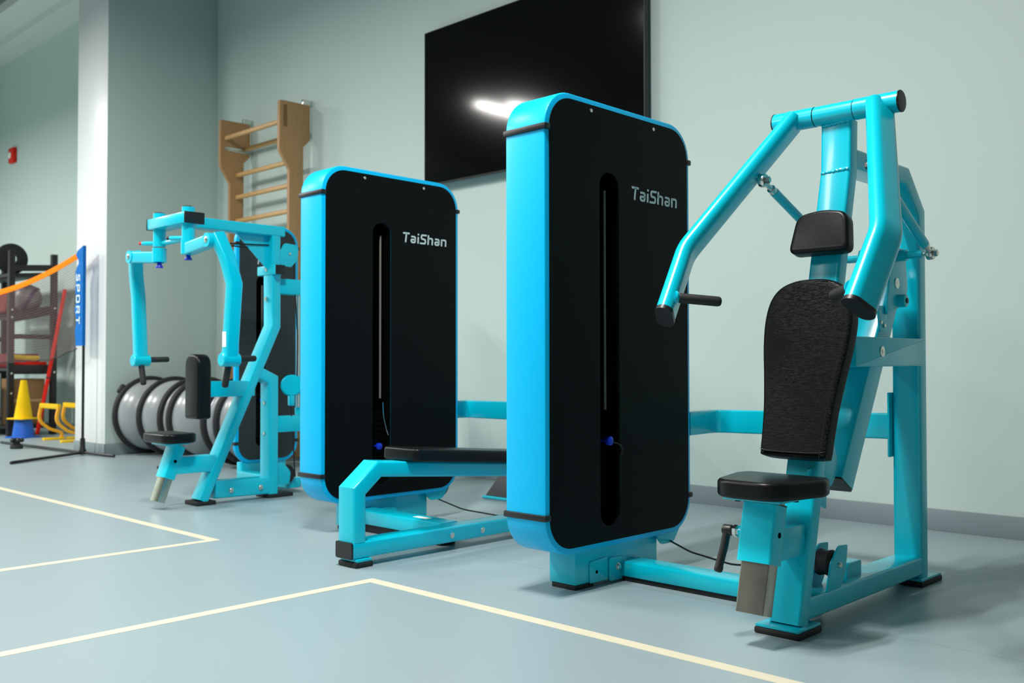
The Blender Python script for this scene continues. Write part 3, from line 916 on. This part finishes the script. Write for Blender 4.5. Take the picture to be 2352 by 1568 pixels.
for sx in (-1, 1):
    bm = B(); box(bm, min(PXM + sx * 0.203, PXM + sx * 0.211), max(PXM + sx * 0.203, PXM + sx * 0.211), 2.390, 2.502, 1.462, 1.522, 0.003); build('end_cap', bm, BLACK, cb)
    dz = 0.009 * sx
    cx = PXM + sx * 0.157
    bm = B(); lathe(bm, (cx, 2.440, 1.372), (0, 0, 1), [(0, .033), (.178, .033), (.178, .030)], 28); slv = build('pivot_sleeve', bm, CYAN, cb)
    bm = B(); lathe(bm, (cx, 2.440, 1.549), (0, 0, 1), [(0, .032), (.006, .032), (.008, .022)], 28); build('sleeve_cap', bm, STEEL, slv)
    # arm: pivot block, link, bent tube, handle block
    bm = B()
    lathe(bm, (cx, 2.440, 1.300 + dz), (0, 0, 1), [(0, .037), (.074, .037)], 28)
    sweep(bm, [(cx, 2.440, 1.325 + dz), (PXM + sx * 0.425, 2.425, 1.345 + dz)], rrect(0.060, 0.062, 0.008, 3), (0, 1, 0))
    lathe(bm, (PXM + sx * 0.425, 2.392, 1.347 + dz), (0, 1, 0), [(0, .035), (.066, .035)], 24)
    lk = build('arm_link', bm, CYAN, PD)
    bolt(lk, (PXM + sx * 0.425, 2.392, 1.347 + dz), (0, -1, 0), 0.012, 0.006, washer=0.015)
    bm = B(); lathe(bm, (cx, 2.440, 1.302 + dz), (0, 0, -1), [(0, .012), (.014, .012), (.028, .020), (.032, .020)], 20); build('release_knob', bm, BLUEKNOB, lk)
    bm = B()
    path = [V(PXM + sx * 0.440, 2.440, 1.375 + dz), V(PXM + sx * 0.492, 2.468, 1.262 + dz), V(PXM + sx * 0.517, 2.494, 1.130 + dz), V(PXM + sx * 0.480, 2.493, 0.775)]
    sweep(bm, path, rrect(0.068, 0.056, 0.010, 3), (0, 1, 0))
    lathe(bm, (PXM + sx * 0.479, 2.445, 0.768), (0, 1, 0), [(0, .030), (.004, .034), (.092, .034), (.096, .030)], 24)
    arm = build('swing_arm', bm, CYAN, PD)
    bm = B(); grip(bm, (PXM + sx * 0.476, 2.535, 0.772), (PXM + sx * 0.458, 2.650, 0.775), 0.0155); build('hand_grip', bm, FOAM, arm)
    bm = B(); grip(bm, (PXM + sx * 0.470, 2.492, 0.742), (PXM + sx * 0.437, 2.491, 0.632), 0.0165); build('hand_grip', bm, FOAM, arm)
    if sx > 0:
        bm = B(); box(bm, PXM + 0.470, PXM + 0.505, 2.4575, 2.4585, 0.83, 0.905); build('sticker', bm, WHITE, arm)
# range lever with red tip at the left sleeve, cyan twin at the right one
for sx in (-1, 1):
    x_ = PXM + sx * 0.157
    bm = B(); grip(bm, (x_ - 0.03, 2.44, 1.395), (x_ - 0.12, 2.40, 1.398), 0.012); a_ = build('range_lever', bm, CYAN, PD)
    bm = B(); grip(bm, (x_ - 0.115, 2.402, 1.398), (x_ - 0.137, 2.393, 1.399), 0.009); build('lever_tip', bm, REDKNOB if sx < 0 else BLACK, a_)
bm = B(); rod(bm, (PXM - 0.157, 2.447, 1.392), (PXM + 0.157, 2.447, 1.392), 0.014, 16); build('sync_rod', bm, CYAN, PD)
# upper pulley, stub and supports
bm = B(); prismx(bm, round_poly([(3.048, 1.365), (3.085, 1.435), (3.180, 1.428), (3.172, 1.345), (3.13, 1.30), (3.06, 1.305)], 0.028, 5), PXM + 0.036, PXM + 0.044, 0.001); up = build('pulley_bracket', bm, CYAN, PD)
bm = B(); lathe(bm, (PXM - 0.02, 3.11, 1.375), (1, 0, 0), [(0, .05), (.01, .055), (.026, .048), (.042, .055), (.052, .05)], 28); build('pulley', bm, RUBBER, up)
bolt(up, (PXM + 0.044, 3.118, 1.375), (1, 0, 0), 0.008, 0.007)
bm = B(); box(bm, PXM - 0.105, PXM + 0.085, 3.000, 3.060, 1.250, 1.302, 0.004); st_ = build('stub_tube', bm, CYAN, PD)
bm = B(); box(bm, PXM + 0.084, PXM + 0.092, 2.999, 3.061, 1.249, 1.303, 0.003); build('end_cap', bm, BLACK, st_)
bm = B(); box(bm, PXM - 0.048, PXM + 0.036, 3.055, 3.60, 1.145, 1.232, 0.005); build('upper_tie_bar', bm, CYAN, PD)
bm = B(); box(bm, PXM - 0.048, PXM + 0.03, 3.045, 3.60, 0.362, 0.452, 0.005); build('lower_tie_bar', bm, CYAN, PD)
for yy in (3.225, 3.245):
    bm = B(); rod(bm, (PXM - 0.03, yy, 0.45), (PXM - 0.03, yy, 1.146), 0.0085, 14); build('guide_rod', bm, CHROME, PD)
bm = B(); lathe(bm, (PXM - 0.03, 3.235, 0.455), (0, 0, 1), [(0, .024), (.04, .024), (.042, .018)], 20); build('rod_socket', bm, CYAN, PD)
bm = B(); box(bm, PXM - 0.06, PXM + 0.0, 3.205, 3.27, 0.575, 0.60, 0.004); box(bm, PXM - 0.06, PXM + 0.0, 3.205, 3.27, 0.655, 0.68, 0.004); build('slider', bm, CYAN, PD)
bm = B(); lathe(bm, (PXM - 0.03, 3.236, 0.600), (0, 0, 1), [(0, .03), (.055, .03)], 20); build('slider_bushing', bm, WHITE, PD)
ax_ = Vector((0.75, -0.45, 0)).normalized()
bm = B(); lathe(bm, V(PXM + 0.03, 3.145, 0.625), ax_, [(0, .055), (.012, .062), (.02, .054)], 28); wp = build('swivel_pulley', bm, CYAN, PD)
bm = B(); lathe(bm, V(PXM + 0.03, 3.145, 0.625) - ax_ * 0.026, ax_, [(0, .058), (.02, .058)], 28); build('pulley_wheel', bm, RUBBER, wp)
bm = B(); box(bm, PXM + 0.018, PXM + 0.05, 3.125, 3.155, 0.51, 0.57, 0.006); build('cable_clamp', bm, CYAN, wp)
for pts in ([V(PXM + 0.01, 2.60, 1.40), V(PXM + 0.01, 2.9, 1.412), V(PXM + 0.01, 3.10, 1.425)], [V(PXM + 0.01, 2.75, 1.395), V(PXM - 0.02, 3.0, 1.392), V(PXM - 0.3, 3.2, 1.392)],
            [V(PXM + 0.01, 3.165, 1.37), V(PXM + 0.03, 3.185, 0.9), V(PXM + 0.03, 3.18, 0.62)], [V(PXM, 3.10, 0.70), V(PXM, 3.09, 0.9), V(PXM, 3.085, 1.15)],
            [V(PXM + 0.03, 3.14, 0.51), V(PXM + 0.02, 3.16, 0.36), V(PXM, 3.19, 0.10)]):
    bm = B(); sweep(bm, fillet(pts, 0.2), circ(0.004, 8), (1, 0, 0)); build('pull_cable', bm, BLACK, PD)
bm = B(); prismx(bm, round_poly([(3.06, 0.06), (3.16, 0.06), (3.17, 0.13), (3.12, 0.185), (3.06, 0.185)], [.005, .01, .04, .04, .005], 5), PXM - 0.02, PXM - 0.012, 0.001); pg = build('pulley_guard', bm, CYAN, PD)
bm = B(); lathe(bm, (PXM - 0.07, 3.15, 0.115), (1, 0, 0), [(0, .055), (.045, .055)], 26); build('pulley', bm, RUBBER, pg)
bm = B(); box(bm, -5.415, PXM - 0.04, 3.17, 3.26, 0.03, 0.09, 0.006); build('link_rail', bm, CYAN, PD)
# chest pad on its arm
bm = B(); box(bm, PXM - 0.030, PXM + 0.047, 2.62, 2.90, 0.571, 0.656, 0.006); build('pad_arm', bm, CYAN, PD)
po = [(a, b) for a, b in rrect(0.150, 0.345, 0.07, 8)]
po = [(a, b - 0.0) for a, b in po]
bm = B(); prism(bm, [(a, (b if b > 0 else max(b, -0.1725))) for a, b in round_poly([(-.075, -.1725), (.075, -.1725), (.075, .1725), (-.075, .1725)], [.018, .018, .072, .072], 8)], (PXM - 0.012, 2.630, 0.628), (1, 0, 0), (0, 0, 1), (0, -1, 0), 0.080, 0.016, 5)
build('chest_pad', bm, VINYL, PD, label='upright black chest pad')
# seat
bm = B(); prism(bm, rrect(0.30, 0.185, 0.06, 6), (PXM, 2.425, 0.342), (1, 0, 0), (0, 1, 0), (0, 0, 1), 0.050, 0.013, 5); seat = build('seat', bm, VINYL, PD)
bm = B(); box(bm, PXM - 0.07, PXM + 0.09, 2.36, 2.49, 0.332, 0.343, 0.003); build('seat_bracket', bm, CYAN, seat)
bm = B(); sweep(bm, [V(PXM, 2.402, 0.157), V(PXM, 2.462, 0.322)], rrect(0.098, 0.062, 0.007, 3), (1, 0, 0)); slv = build('seat_sleeve', bm, CYAN, PD)
bm = B(); sweep(bm, [V(PXM, 2.360, 0.040), V(PXM, 2.466, 0.334)], rrect(0.082, 0.046, 0.004, 3), (1, 0, 0)); build('seat_post', bm, STEEL, PD, label='brushed steel sliding seat post')
bm = B(); lathe(bm, (PXM + 0.0490, 2.433, 0.245), (1, 0, 0), [(0, .009), (.0007, .009)], 18); build('bolt_hole', bm, VOID, slv)
bm = B(); box(bm, PXM - 0.036, PXM + 0.045, 2.440, 2.665, 0.176, 0.264, 0.005); build('sleeve_bracket', bm, CYAN, PD)
bm = B(); grip(bm, (PXM - 0.05, 2.42, 0.215), (PXM - 0.10, 2.41, 0.205), 0.009); build('clamp_lever', bm, BLACK, PD)

# ================================================================== television
TV = thing('television', 'large black wall mounted television with glossy screen above the machines', 'television', (-4.13, 4.42, 1.97))
ty0 = 4.385
bm = B(); prism(bm, rrect(1.86, 1.055, 0.008, 3), (-4.13, ty0 + 0.035, 2.494), (1, 0, 0), (0, 0, 1), (0, -1, 0), 0.035, 0.003); tvb = build('screen_housing', bm, BLACK, TV)
bm = B(); prism(bm, rrect(1.845, 1.04, 0.004, 2), (-4.13, ty0 - 0.0002, 2.494), (1, 0, 0), (0, 0, 1), (0, -1, 0), 0.0012); build('screen', bm, SCREEN, TV)
bm = B(); box(bm, -4.45, -3.81, ty0 + 0.034, WY, 2.25, 2.75, 0.004); build('wall_mount', bm, BLACK, TV)

# ================================================================== wall bars
WB = thing('wall_bars', 'tall wooden wall bars with round rungs on the back wall', 'wall bars', (-6.95, 4.35, 0))
prof = [(4.168, 2.802), (4.446, 2.806), (4.446, 2.525), (4.385, 2.462), (4.385, 0.02), (4.256, 0.02), (4.256, 2.275), (4.165, 2.415)]
pr2 = round_poly(prof, [.015, .015, .008, .01, .004, .004, .05, .08], 5)
for x in (-6.53, -7.42):
    bm = B(); prismx(bm, pr2, x - 0.017, x + 0.017, 0.003)
    sp_ = build('side_board', bm, WOOD, WB)
    if x < -7:
        bm = B(); box(bm, x + 0.0172, x + 0.023, 4.20, 4.465, 2.545, 2.578, 0.001)
        build('wall_bracket', bm, CHROME, sp_)
    bm = B(); box(bm, x - 0.015, x + 0.015, 4.385, 4.469, 2.80, 2.845, 0.002); build('top_bracket', bm, CHROME, sp_)
bm = B(); box(bm, -6.5128, -6.512, 4.20, 4.235, 2.60, 2.77); build('label_plate', bm, mat('brown_label', (0.22, 0.10, 0.03), 0.5, noise=0.2, nscale=40), WB, label='small brown vertical label')
rz = [(4.215, 2.650), (4.405, 2.585), (4.320, 2.350), (4.318, 2.162), (4.318, 1.960)] + [(4.318, 1.96 - 0.19 * k) for k in range(1, 10)]
for (y, z) in rz:
    bm = B()
    sweep(bm, [(-7.405, y, z), (-6.545, y, z)], [(a, b) for a, b in rrect(0.040, 0.030, 0.0149, 5)], (0, 0, 1))
    build('rung', bm, WOODRUNG, WB)

# ================================================================== balance trainers on edge
def trainer(x, y, lean, dome, label, R_=0.318):
    t = thing('balance_trainer', label, 'balance trainer', (x, y, 0), 'half dome balance trainers on edge by the pillar')
    c = V(x, y, R_ + 0.012)
    a = Vector((1, 0.0, lean)).normalized()
    bm = B()
    lathe(bm, c - a * 0.03, a, [(0, R_ * 0.7), (0, R_ * 0.93), (.012, R_), (.04, R_ + .006), (.055, R_ - .004), (.062, R_ - .03)], 64)
    rim_ = build('platform', bm, RUBBER, t, label='black rim and platform')
    bm = B()
    rr = R_ - 0.028
    prof_ = [(0.028 + dome * math.sin(math.pi / 2 * k / 12), rr * math.cos(math.pi / 2 * k / 12)) for k in range(13)]
    prof_[-1] = (prof_[-1][0], 0)
    lathe(bm, c, a, prof_, 64)
    build('dome', bm, GREY_DOME, t, label='grey inflated dome')
    if x < -7.8:
        bm = B(); grip(bm, c - a * 0.022 + V(0, -0.262, 0.185), c - a * 0.022 + V(0, -0.215, 0.252), 0.024); build('carry_handle', bm, RUBBER, rim_)
    return t
for (x, dm, lb) in ((-7.88, 0.24, 'grey half dome balance trainer on edge, first in line against the pillar'),
                    (-7.45, 0.24, 'grey half dome balance trainer on edge, second from the pillar with glossy spot'),
                    (-7.10, 0.075, 'grey half dome balance trainer on edge, third from the pillar, mostly a thin sliver'),
                    (-6.955, 0.25, 'grey half dome balance trainer on edge, fourth from the pillar with the largest visible dome'),
                    (-6.44, 0.10, 'grey half dome balance trainer on edge, fifth from the pillar behind the chest pad'),
                    (-6.26, 0.24, 'grey half dome balance trainer on edge, sixth from the pillar behind the slanted column')):
    trainer(x, 3.80, 0.03, dm, lb)

# ================================================================== portable net: stand and net
SB = V(-8.17, 3.36, 0)
NS = thing('net_stand', 'slim black net stand with tripod legs in front of the white pillar', 'stand', SB)
bm = B(); rod(bm, SB + V(0, 0, 0.03), SB + V(0, 0, 1.735), 0.011, 16); build('pole', bm, BLACK, NS)
bm = B(); lathe(bm, SB + V(0, 0, 0.008), (0, 0, 1), [(0, .03), (.03, .03), (.05, .022), (.13, .020), (.135, .013)], 20); build('hub', bm, BLACK, NS)
for (dx, dy) in ((0.375, -0.69), (-1.80, -0.03), (0.40, 0.09)):
    bm = B(); grip(bm, SB + V(0, 0, 0.022), SB + V(dx, dy, 0.013), 0.012); build('leg', bm, BLACK, NS)

NT = thing('net', 'orange topped sports net with blue end sleeve, hung on the black stand', 'net', SB + V(-0.02, 0, 0.9))
ND = Vector((-1.0, -0.045, 0)).normalized()     # the net runs off to the left
def sagz(s):
    # measured sag of the top tape, symmetric about the middle of the span
    return 1.700 - 0.27 * (1 - ((s - 2.3) / 2.3) ** 2)
# blue sleeve round the pole
bm = B()
N_ = 24
rings = []
for k in range(N_ + 1):
    z = 0.905 + (1.735 - 0.905) * k / N_
    wl = 0.145 + 0.006 * math.sin(k * 0.9)
    if z > 1.54:
        wl = 0.145 - 0.055 * min(1, (z - 1.54) / 0.07) if z < 1.61 else 0.09 + 0.06 * min(1, (z - 1.61) / 0.06)
    if z > 1.685:
        wl = 0.15 - 0.13 * (z - 1.685) / 0.05
    e = 0.004 * math.sin(k * 1.3)
    a = SB + V(0.016, -0.004, z); b = SB + ND * wl + V(0, e, z)
    th = V(0, 0.013, 0)
    mid = (a + b) / 2 + V(0, e * 0.5, 0)
    rings.append([bm.verts.new(p) for p in (a - th, mid - th * 0.7, b - th * 0.25, b + th * 0.25, mid + th * 0.7, a + th)])
for A, C_ in zip(rings, rings[1:]):
    for k in range(6):
        bm.faces.new((A[k], A[(k + 1) % 6], C_[(k + 1) % 6], C_[k]))
bm.faces.new(rings[0]); bm.faces.new(rings[-1])
slv = build('end_sleeve', bm, BLUECLOTH, NT, label='blue sleeve with pale SPORT lettering')
bm = lettering('SPORT', 0.072, SB + V(-0.030, -0.0165, 1.505) + ND * 0.075, (0, 0, -1), V(1, 0, 0), V(0, -1, 0), 0.42, weight=0.2, slant=0.0, gap=0.25, t=0.002)
build('lettering', bm, mat('pale_blue_print', (0.62, 0.80, 0.90), 0.6, noise=0.05), slv)
# orange top tape
bm = B()
pts = [SB + ND * s + V(0, 0, sagz(s) - 0.012) for s in [0.13 + 0.11 * k for k in range(40)]]
sweep(bm, pts, rrect(0.052, 0.006, 0.0028, 2), (0, 0, 1))
build('top_tape', bm, ORANGE, NT, label='orange top tape')
# netting
bm = B()
nlen = 4.4
zb = lambda s: 0.905 - 0.10 * min(1, s / 0.6) - 0.05 * min(1, s / 2.3)
for k in range(0, 176):
    s = 0.14 + k * 0.025
    p0, p1 = SB + ND * s + V(0, 0, zb(s)), SB + ND * s + V(0, 0, sagz(s) - 0.03)
    sweep(bm, [p0, p1], circ(0.0012, 3), (1, 0, 0), cap=False)
for j in range(0, 32):
    f = j / 32
    pts = [SB + ND * s + V(0, 0, zb(s) * (1 - f) + (sagz(s) - 0.03) * f) for s in [0.14 + 0.22 * q for q in range(21)]]
    sweep(bm, pts, circ(0.0012, 3), (0, 0, 1), cap=False)
build('netting', bm, MESHCORD, NT)
bm = B(); sweep(bm, [SB + ND * s + V(0, 0, zb(s) + 0.004 * math.sin(s * 25)) for s in [0.12 + 0.04 * k for k in range(100)]], circ(0.005, 8), (0, 0, 1)); build('bottom_cord', bm, RUBBER, NT)

# ================================================================== storage rack and what is on it
RK = thing('storage_rack', 'black metal storage rack with sloping shelves at the left edge', 'rack', (-11.5, 3.96, 0))
rx = -10.93
for x in (rx, rx - 1.5):
    for (y, zt) in ((3.735, 1.955), (4.170, 1.945)):
        bm = B(); box(bm, x - 0.03, x + 0.03, y - 0.03, y + 0.03, 0.0, zt, 0.004); p = build('upright', bm, RACK, RK)
        if x == rx:
            for z in (0.45, 0.66, 1.25, 1.33) if y < 4 else (0.67, 1.36):
                bolt(p, (x + 0.03, y, z), (1, 0, 0), 0.012, 0.008)
    for (za, zb_, h) in ((1.77, 1.80, 0.065), (1.245, 1.345, 0.10), (1.05, 1.05, 0.05), (0.70, 0.70, 0.10), (0.10, 0.10, 0.05)):
        bm = B()
        sweep(bm, [(x, 3.735, za), (x, 4.17, zb_)], rrect(0.04, h, 0.005, 2), (1, 0, 0))
        build('end_rail', bm, RACK, RK)
for (za, zb_) in ((1.70, 1.74), (1.24, 1.34), (0.70, 0.70), (0.09, 0.09)):
    bm = B(); sweep(bm, [(rx - 0.75, 3.72, za), (rx - 0.75, 4.19, zb_)], rrect(1.46, 0.03, 0.004, 2), (1, 0, 0))
    build('shelf', bm, RACK, RK)
def item(name, label, cat, bm, material):
    return tag(build(name, bm, material, None), label, cat)
# weight disc on top, ball and bag on the shelves
t = thing('weight_plate', 'round black weight plate leaning on top of the storage rack', 'weight plate', (-11.12, 3.80, 1.80))
bm = B(); lathe(bm, (-11.14, 3.80, 1.886), (1, 0, 0), [(0, .06), (0, .15), (.008, .165), (.032, .165), (.04, .15), (.04, .06)], 36); build('disc', bm, RUBBER, t)
bm = B(); lathe(bm, (-11.098, 3.80, 1.886), (1, 0, 0), [(0, .045), (.004, .045), (.006, .025)], 24); build('hub', bm, CHROME, t)
t = thing('medicine_ball', 'grey medicine ball with purple stripe on the middle rack shelf', 'ball', (-11.12, 3.96, 1.31))
bm = B(); ball(bm, (-11.12, 3.96, 1.468), 0.155, 32); build('ball_body', bm, BALLGREY, t)
bm = B()
cc = V(-11.12, 3.96, 1.468)
aa = V(0.4, 0.75, -0.45).normalized(); ss = aa.cross(V(0, 0, 1)).normalized(); tt = aa.cross(ss)
ring = [cc + (ss * math.cos(a) + tt * math.sin(a)) * 0.150 + aa * 0.045 for a in [2 * math.pi * k / 40 for k in range(41)]]
sweep(bm, ring, rrect(0.035, 0.012, 0.005, 2), aa, cap=False); build('stripe', bm, PURPLE, t)
bm = B(); prismx(bm, round_poly([(3.80, 1.30), (4.06, 1.345), (4.02, 1.56), (3.84, 1.53)], 0.05, 5), -11.85, -11.36, 0.03)
item('gym_bag', 'dark red gym bag on the middle rack shelf at the picture edge', 'bag', bm, DARKRED)
def sling(x0, x1, y, z, r, label, material, cat, name):
    bm = B(); sweep(bm, [V(x0, y, z), V((x0 + x1) / 2, y + 0.02, z - 0.01), V(x1, y, z)], rrect(r * 2.2, r * 1.3, r * 0.5, 4), (0, 1, 0)); return item(name, label, cat, bm, material)
bm = B(); sweep(bm, fillet([V(-11.05, 3.78, 0.765), V(-11.02, 3.90, 0.752), V(-11.03, 4.12, 0.75)], 0.05), rrect(0.10, 0.07, 0.03, 4), (1, 0, 0)); item('foam_roller', 'red roller lying on the lower rack shelf under the yellow one', 'roller', bm, RED)
bm = B(); sweep(bm, fillet([V(-11.05, 3.78, 0.836), V(-11.02, 3.88, 0.824), V(-11.03, 4.05, 0.818)], 0.05), rrect(0.08, 0.055, 0.025, 4), (1, 0, 0)); item('foam_roller', 'yellow roller resting on the red one on the lower rack shelf', 'roller', bm, YELLOW)
bm = B(); box(bm, -11.75, -11.17, 3.80, 4.12, 0.715, 0.87, 0.02); item('equipment_case', 'maroon fabric case on the lower rack shelf beside the rollers', 'case', bm, DARKRED)
t = thing('cardboard_box', 'brown cardboard box on the bottom shelf of the storage rack', 'box', (-11.15, 3.96, 0.105))
bm = B(); box(bm, -11.32, -10.97, 3.78, 4.10, 0.105, 0.60, 0.004); build('carton', bm, CARD, t)
bm = B(); box(bm, -10.9705, -10.9695, 3.78, 4.10, 0.355, 0.385); build('packing_tape', bm, mat('tan_packing_tape', (0.42, 0.27, 0.12), 0.4, noise=0.08), t)
bm = B(); prism(bm, rrect(0.40, 0.62, 0.01), (-11.34, 3.60, 0.317), (1, 0, 0), V(0, 0.17, 0.985).normalized(), V(0, -0.985, 0.17).normalized(), 0.025, 0.003)
item('balance_board', 'grey blue board leaning on the front of the storage rack', 'board', bm, GREYBOARD)
# red pole leaning on the wall
t = thing('red_pole', 'long red pole leaning against the end of the black storage rack', 'pole', (-10.80, 3.965, 0))
a, b = V(-10.80, 3.965, 0.014), V(-10.868, 4.265, 1.570)
bm = B(); grip(bm, a, b, 0.020); build('shaft', bm, RED, t)
bm = B(); dd = (b - a).normalized(); rod(bm, a + dd * 0.60, a + dd * 0.615, 0.0212, 16); build('joint_ring', bm, BLACK, t)

# cones
def cone(x, y, z, r0, r1, h, base, material, label):
    t = thing('training_cone', label, 'cone', (x, y, z), 'stacked cones by the rack')
    bm = B(); lathe(bm, (x, y, z), (0, 0, 1), [(0, r0 + .002), (.012, r0), (h - .02, r1 + .004), (h, r1), (h, r1 - .006), (h - .015, r1 - .01), (.012, r0 - .006), (0, r0 - .006)], 36)
    c = build('cone_body', bm, material, t)
    bm = B()
    prism(bm, rrect(base, base, 0.02, 3), (x, y, z), (0.92, 0.39, 0), (-0.39, 0.92, 0), (0, 0, 1), 0.014, 0.003); build('cone_base', bm, material, t)
    return t
cx, cy_ = -10.62, 3.76
cone(cx, cy_, 0.0, 0.105, 0.080, 0.19, 0.25, BLUEPLAST, 'blue training cone on the floor, under the yellow cone')
cone(cx, cy_, 0.1905, 0.088, 0.028, 0.40, 0.23, YELLOW, 'yellow training cone standing on top of the blue cone')
# low hurdles nested together
def hurdle(x, y, label):
    t = thing('mini_hurdle', label, 'hurdle', (x, y, 0), 'low amber hurdles by the pillar')
    Wd = 0.46
    bm = B(); sweep(bm, [(x, y - 0.10, 0.345), (x + Wd, y - 0.10, 0.345)], rrect(0.05, 0.03, 0.01, 3), (0, 0, 1)); build('top_bar', bm, YELLOW, t)
    for lx in (x + 0.012, x + Wd - 0.012):
        bm = B(); sweep(bm, fillet([V(lx, y - 0.10, 0.345), V(lx, y - 0.13, 0.20), V(lx, y - 0.02, 0.11), V(lx, y + 0.10, 0.07), V(lx, y + 0.10, 0.022)], 0.12, 6), rrect(0.035, 0.028, 0.006, 3), (1, 0, 0)); build('leg', bm, ORANGEY, t)
        bm = B(); box(bm, lx - 0.025, lx + 0.025, y - 0.080, y + 0.125, 0.0, 0.022, 0.004); build('foot', bm, YELLOW, t)
hurdle(-10.10, 3.84, 'amber mini hurdle on the floor, front one of the three nested hurdles')
hurdle(-10.08, 4.06, 'amber mini hurdle on the floor, middle one of the three nested hurdles')
hurdle(-10.06, 4.28, 'amber mini hurdle on the floor, rear one of the three nested hurdles, nearest the wall')
# black clamp on the floor
t = thing('floor_weight', 'small black star knob weight on the floor in front of the blue cone', 'weight', (-9.25, 3.22, 0))
bm = B(); lathe(bm, (-9.25, 3.22, 0), (0, 0, 1), [(0, .05), (.01, .055), (.035, .05), (.04, .03), (.06, .03), (.065, .02)], 24); build('weight_body', bm, RUBBER, t)
bm = B()
for k in range(5):
    a = 2 * math.pi * k / 5
    ball(bm, (-9.25 + 0.042 * math.cos(a), 3.22 + 0.042 * math.sin(a), 0.075), 0.02, 12)
lathe(bm, (-9.25, 3.22, 0.06), (0, 0, 1), [(0, .035), (.03, .035), (.035, .02)], 20)
build('star_knob', bm, BLACK, t)
# fire alarm call point on the wall beyond the pillar
t = thing('fire_alarm', 'small red fire alarm on the wall beyond the pillar', 'fire alarm', (-13.0, WY, 3.30))
bm = B(); box(bm, -13.10, -12.93, WY - 0.05, WY, 3.29, 3.48, 0.012); build('alarm_body', bm, RED, t)
bm = B(); lathe(bm, (-13.035, WY - 0.05, 3.385), (0, -1, 0), [(0, .04), (.006, .04), (.012, .025)], 20); build('sounder', bm, WHITE, t)

# only the properties that describe the scene stay on the objects
for o in bpy.data.objects:
    if '_o' in o:
        del o['_o']
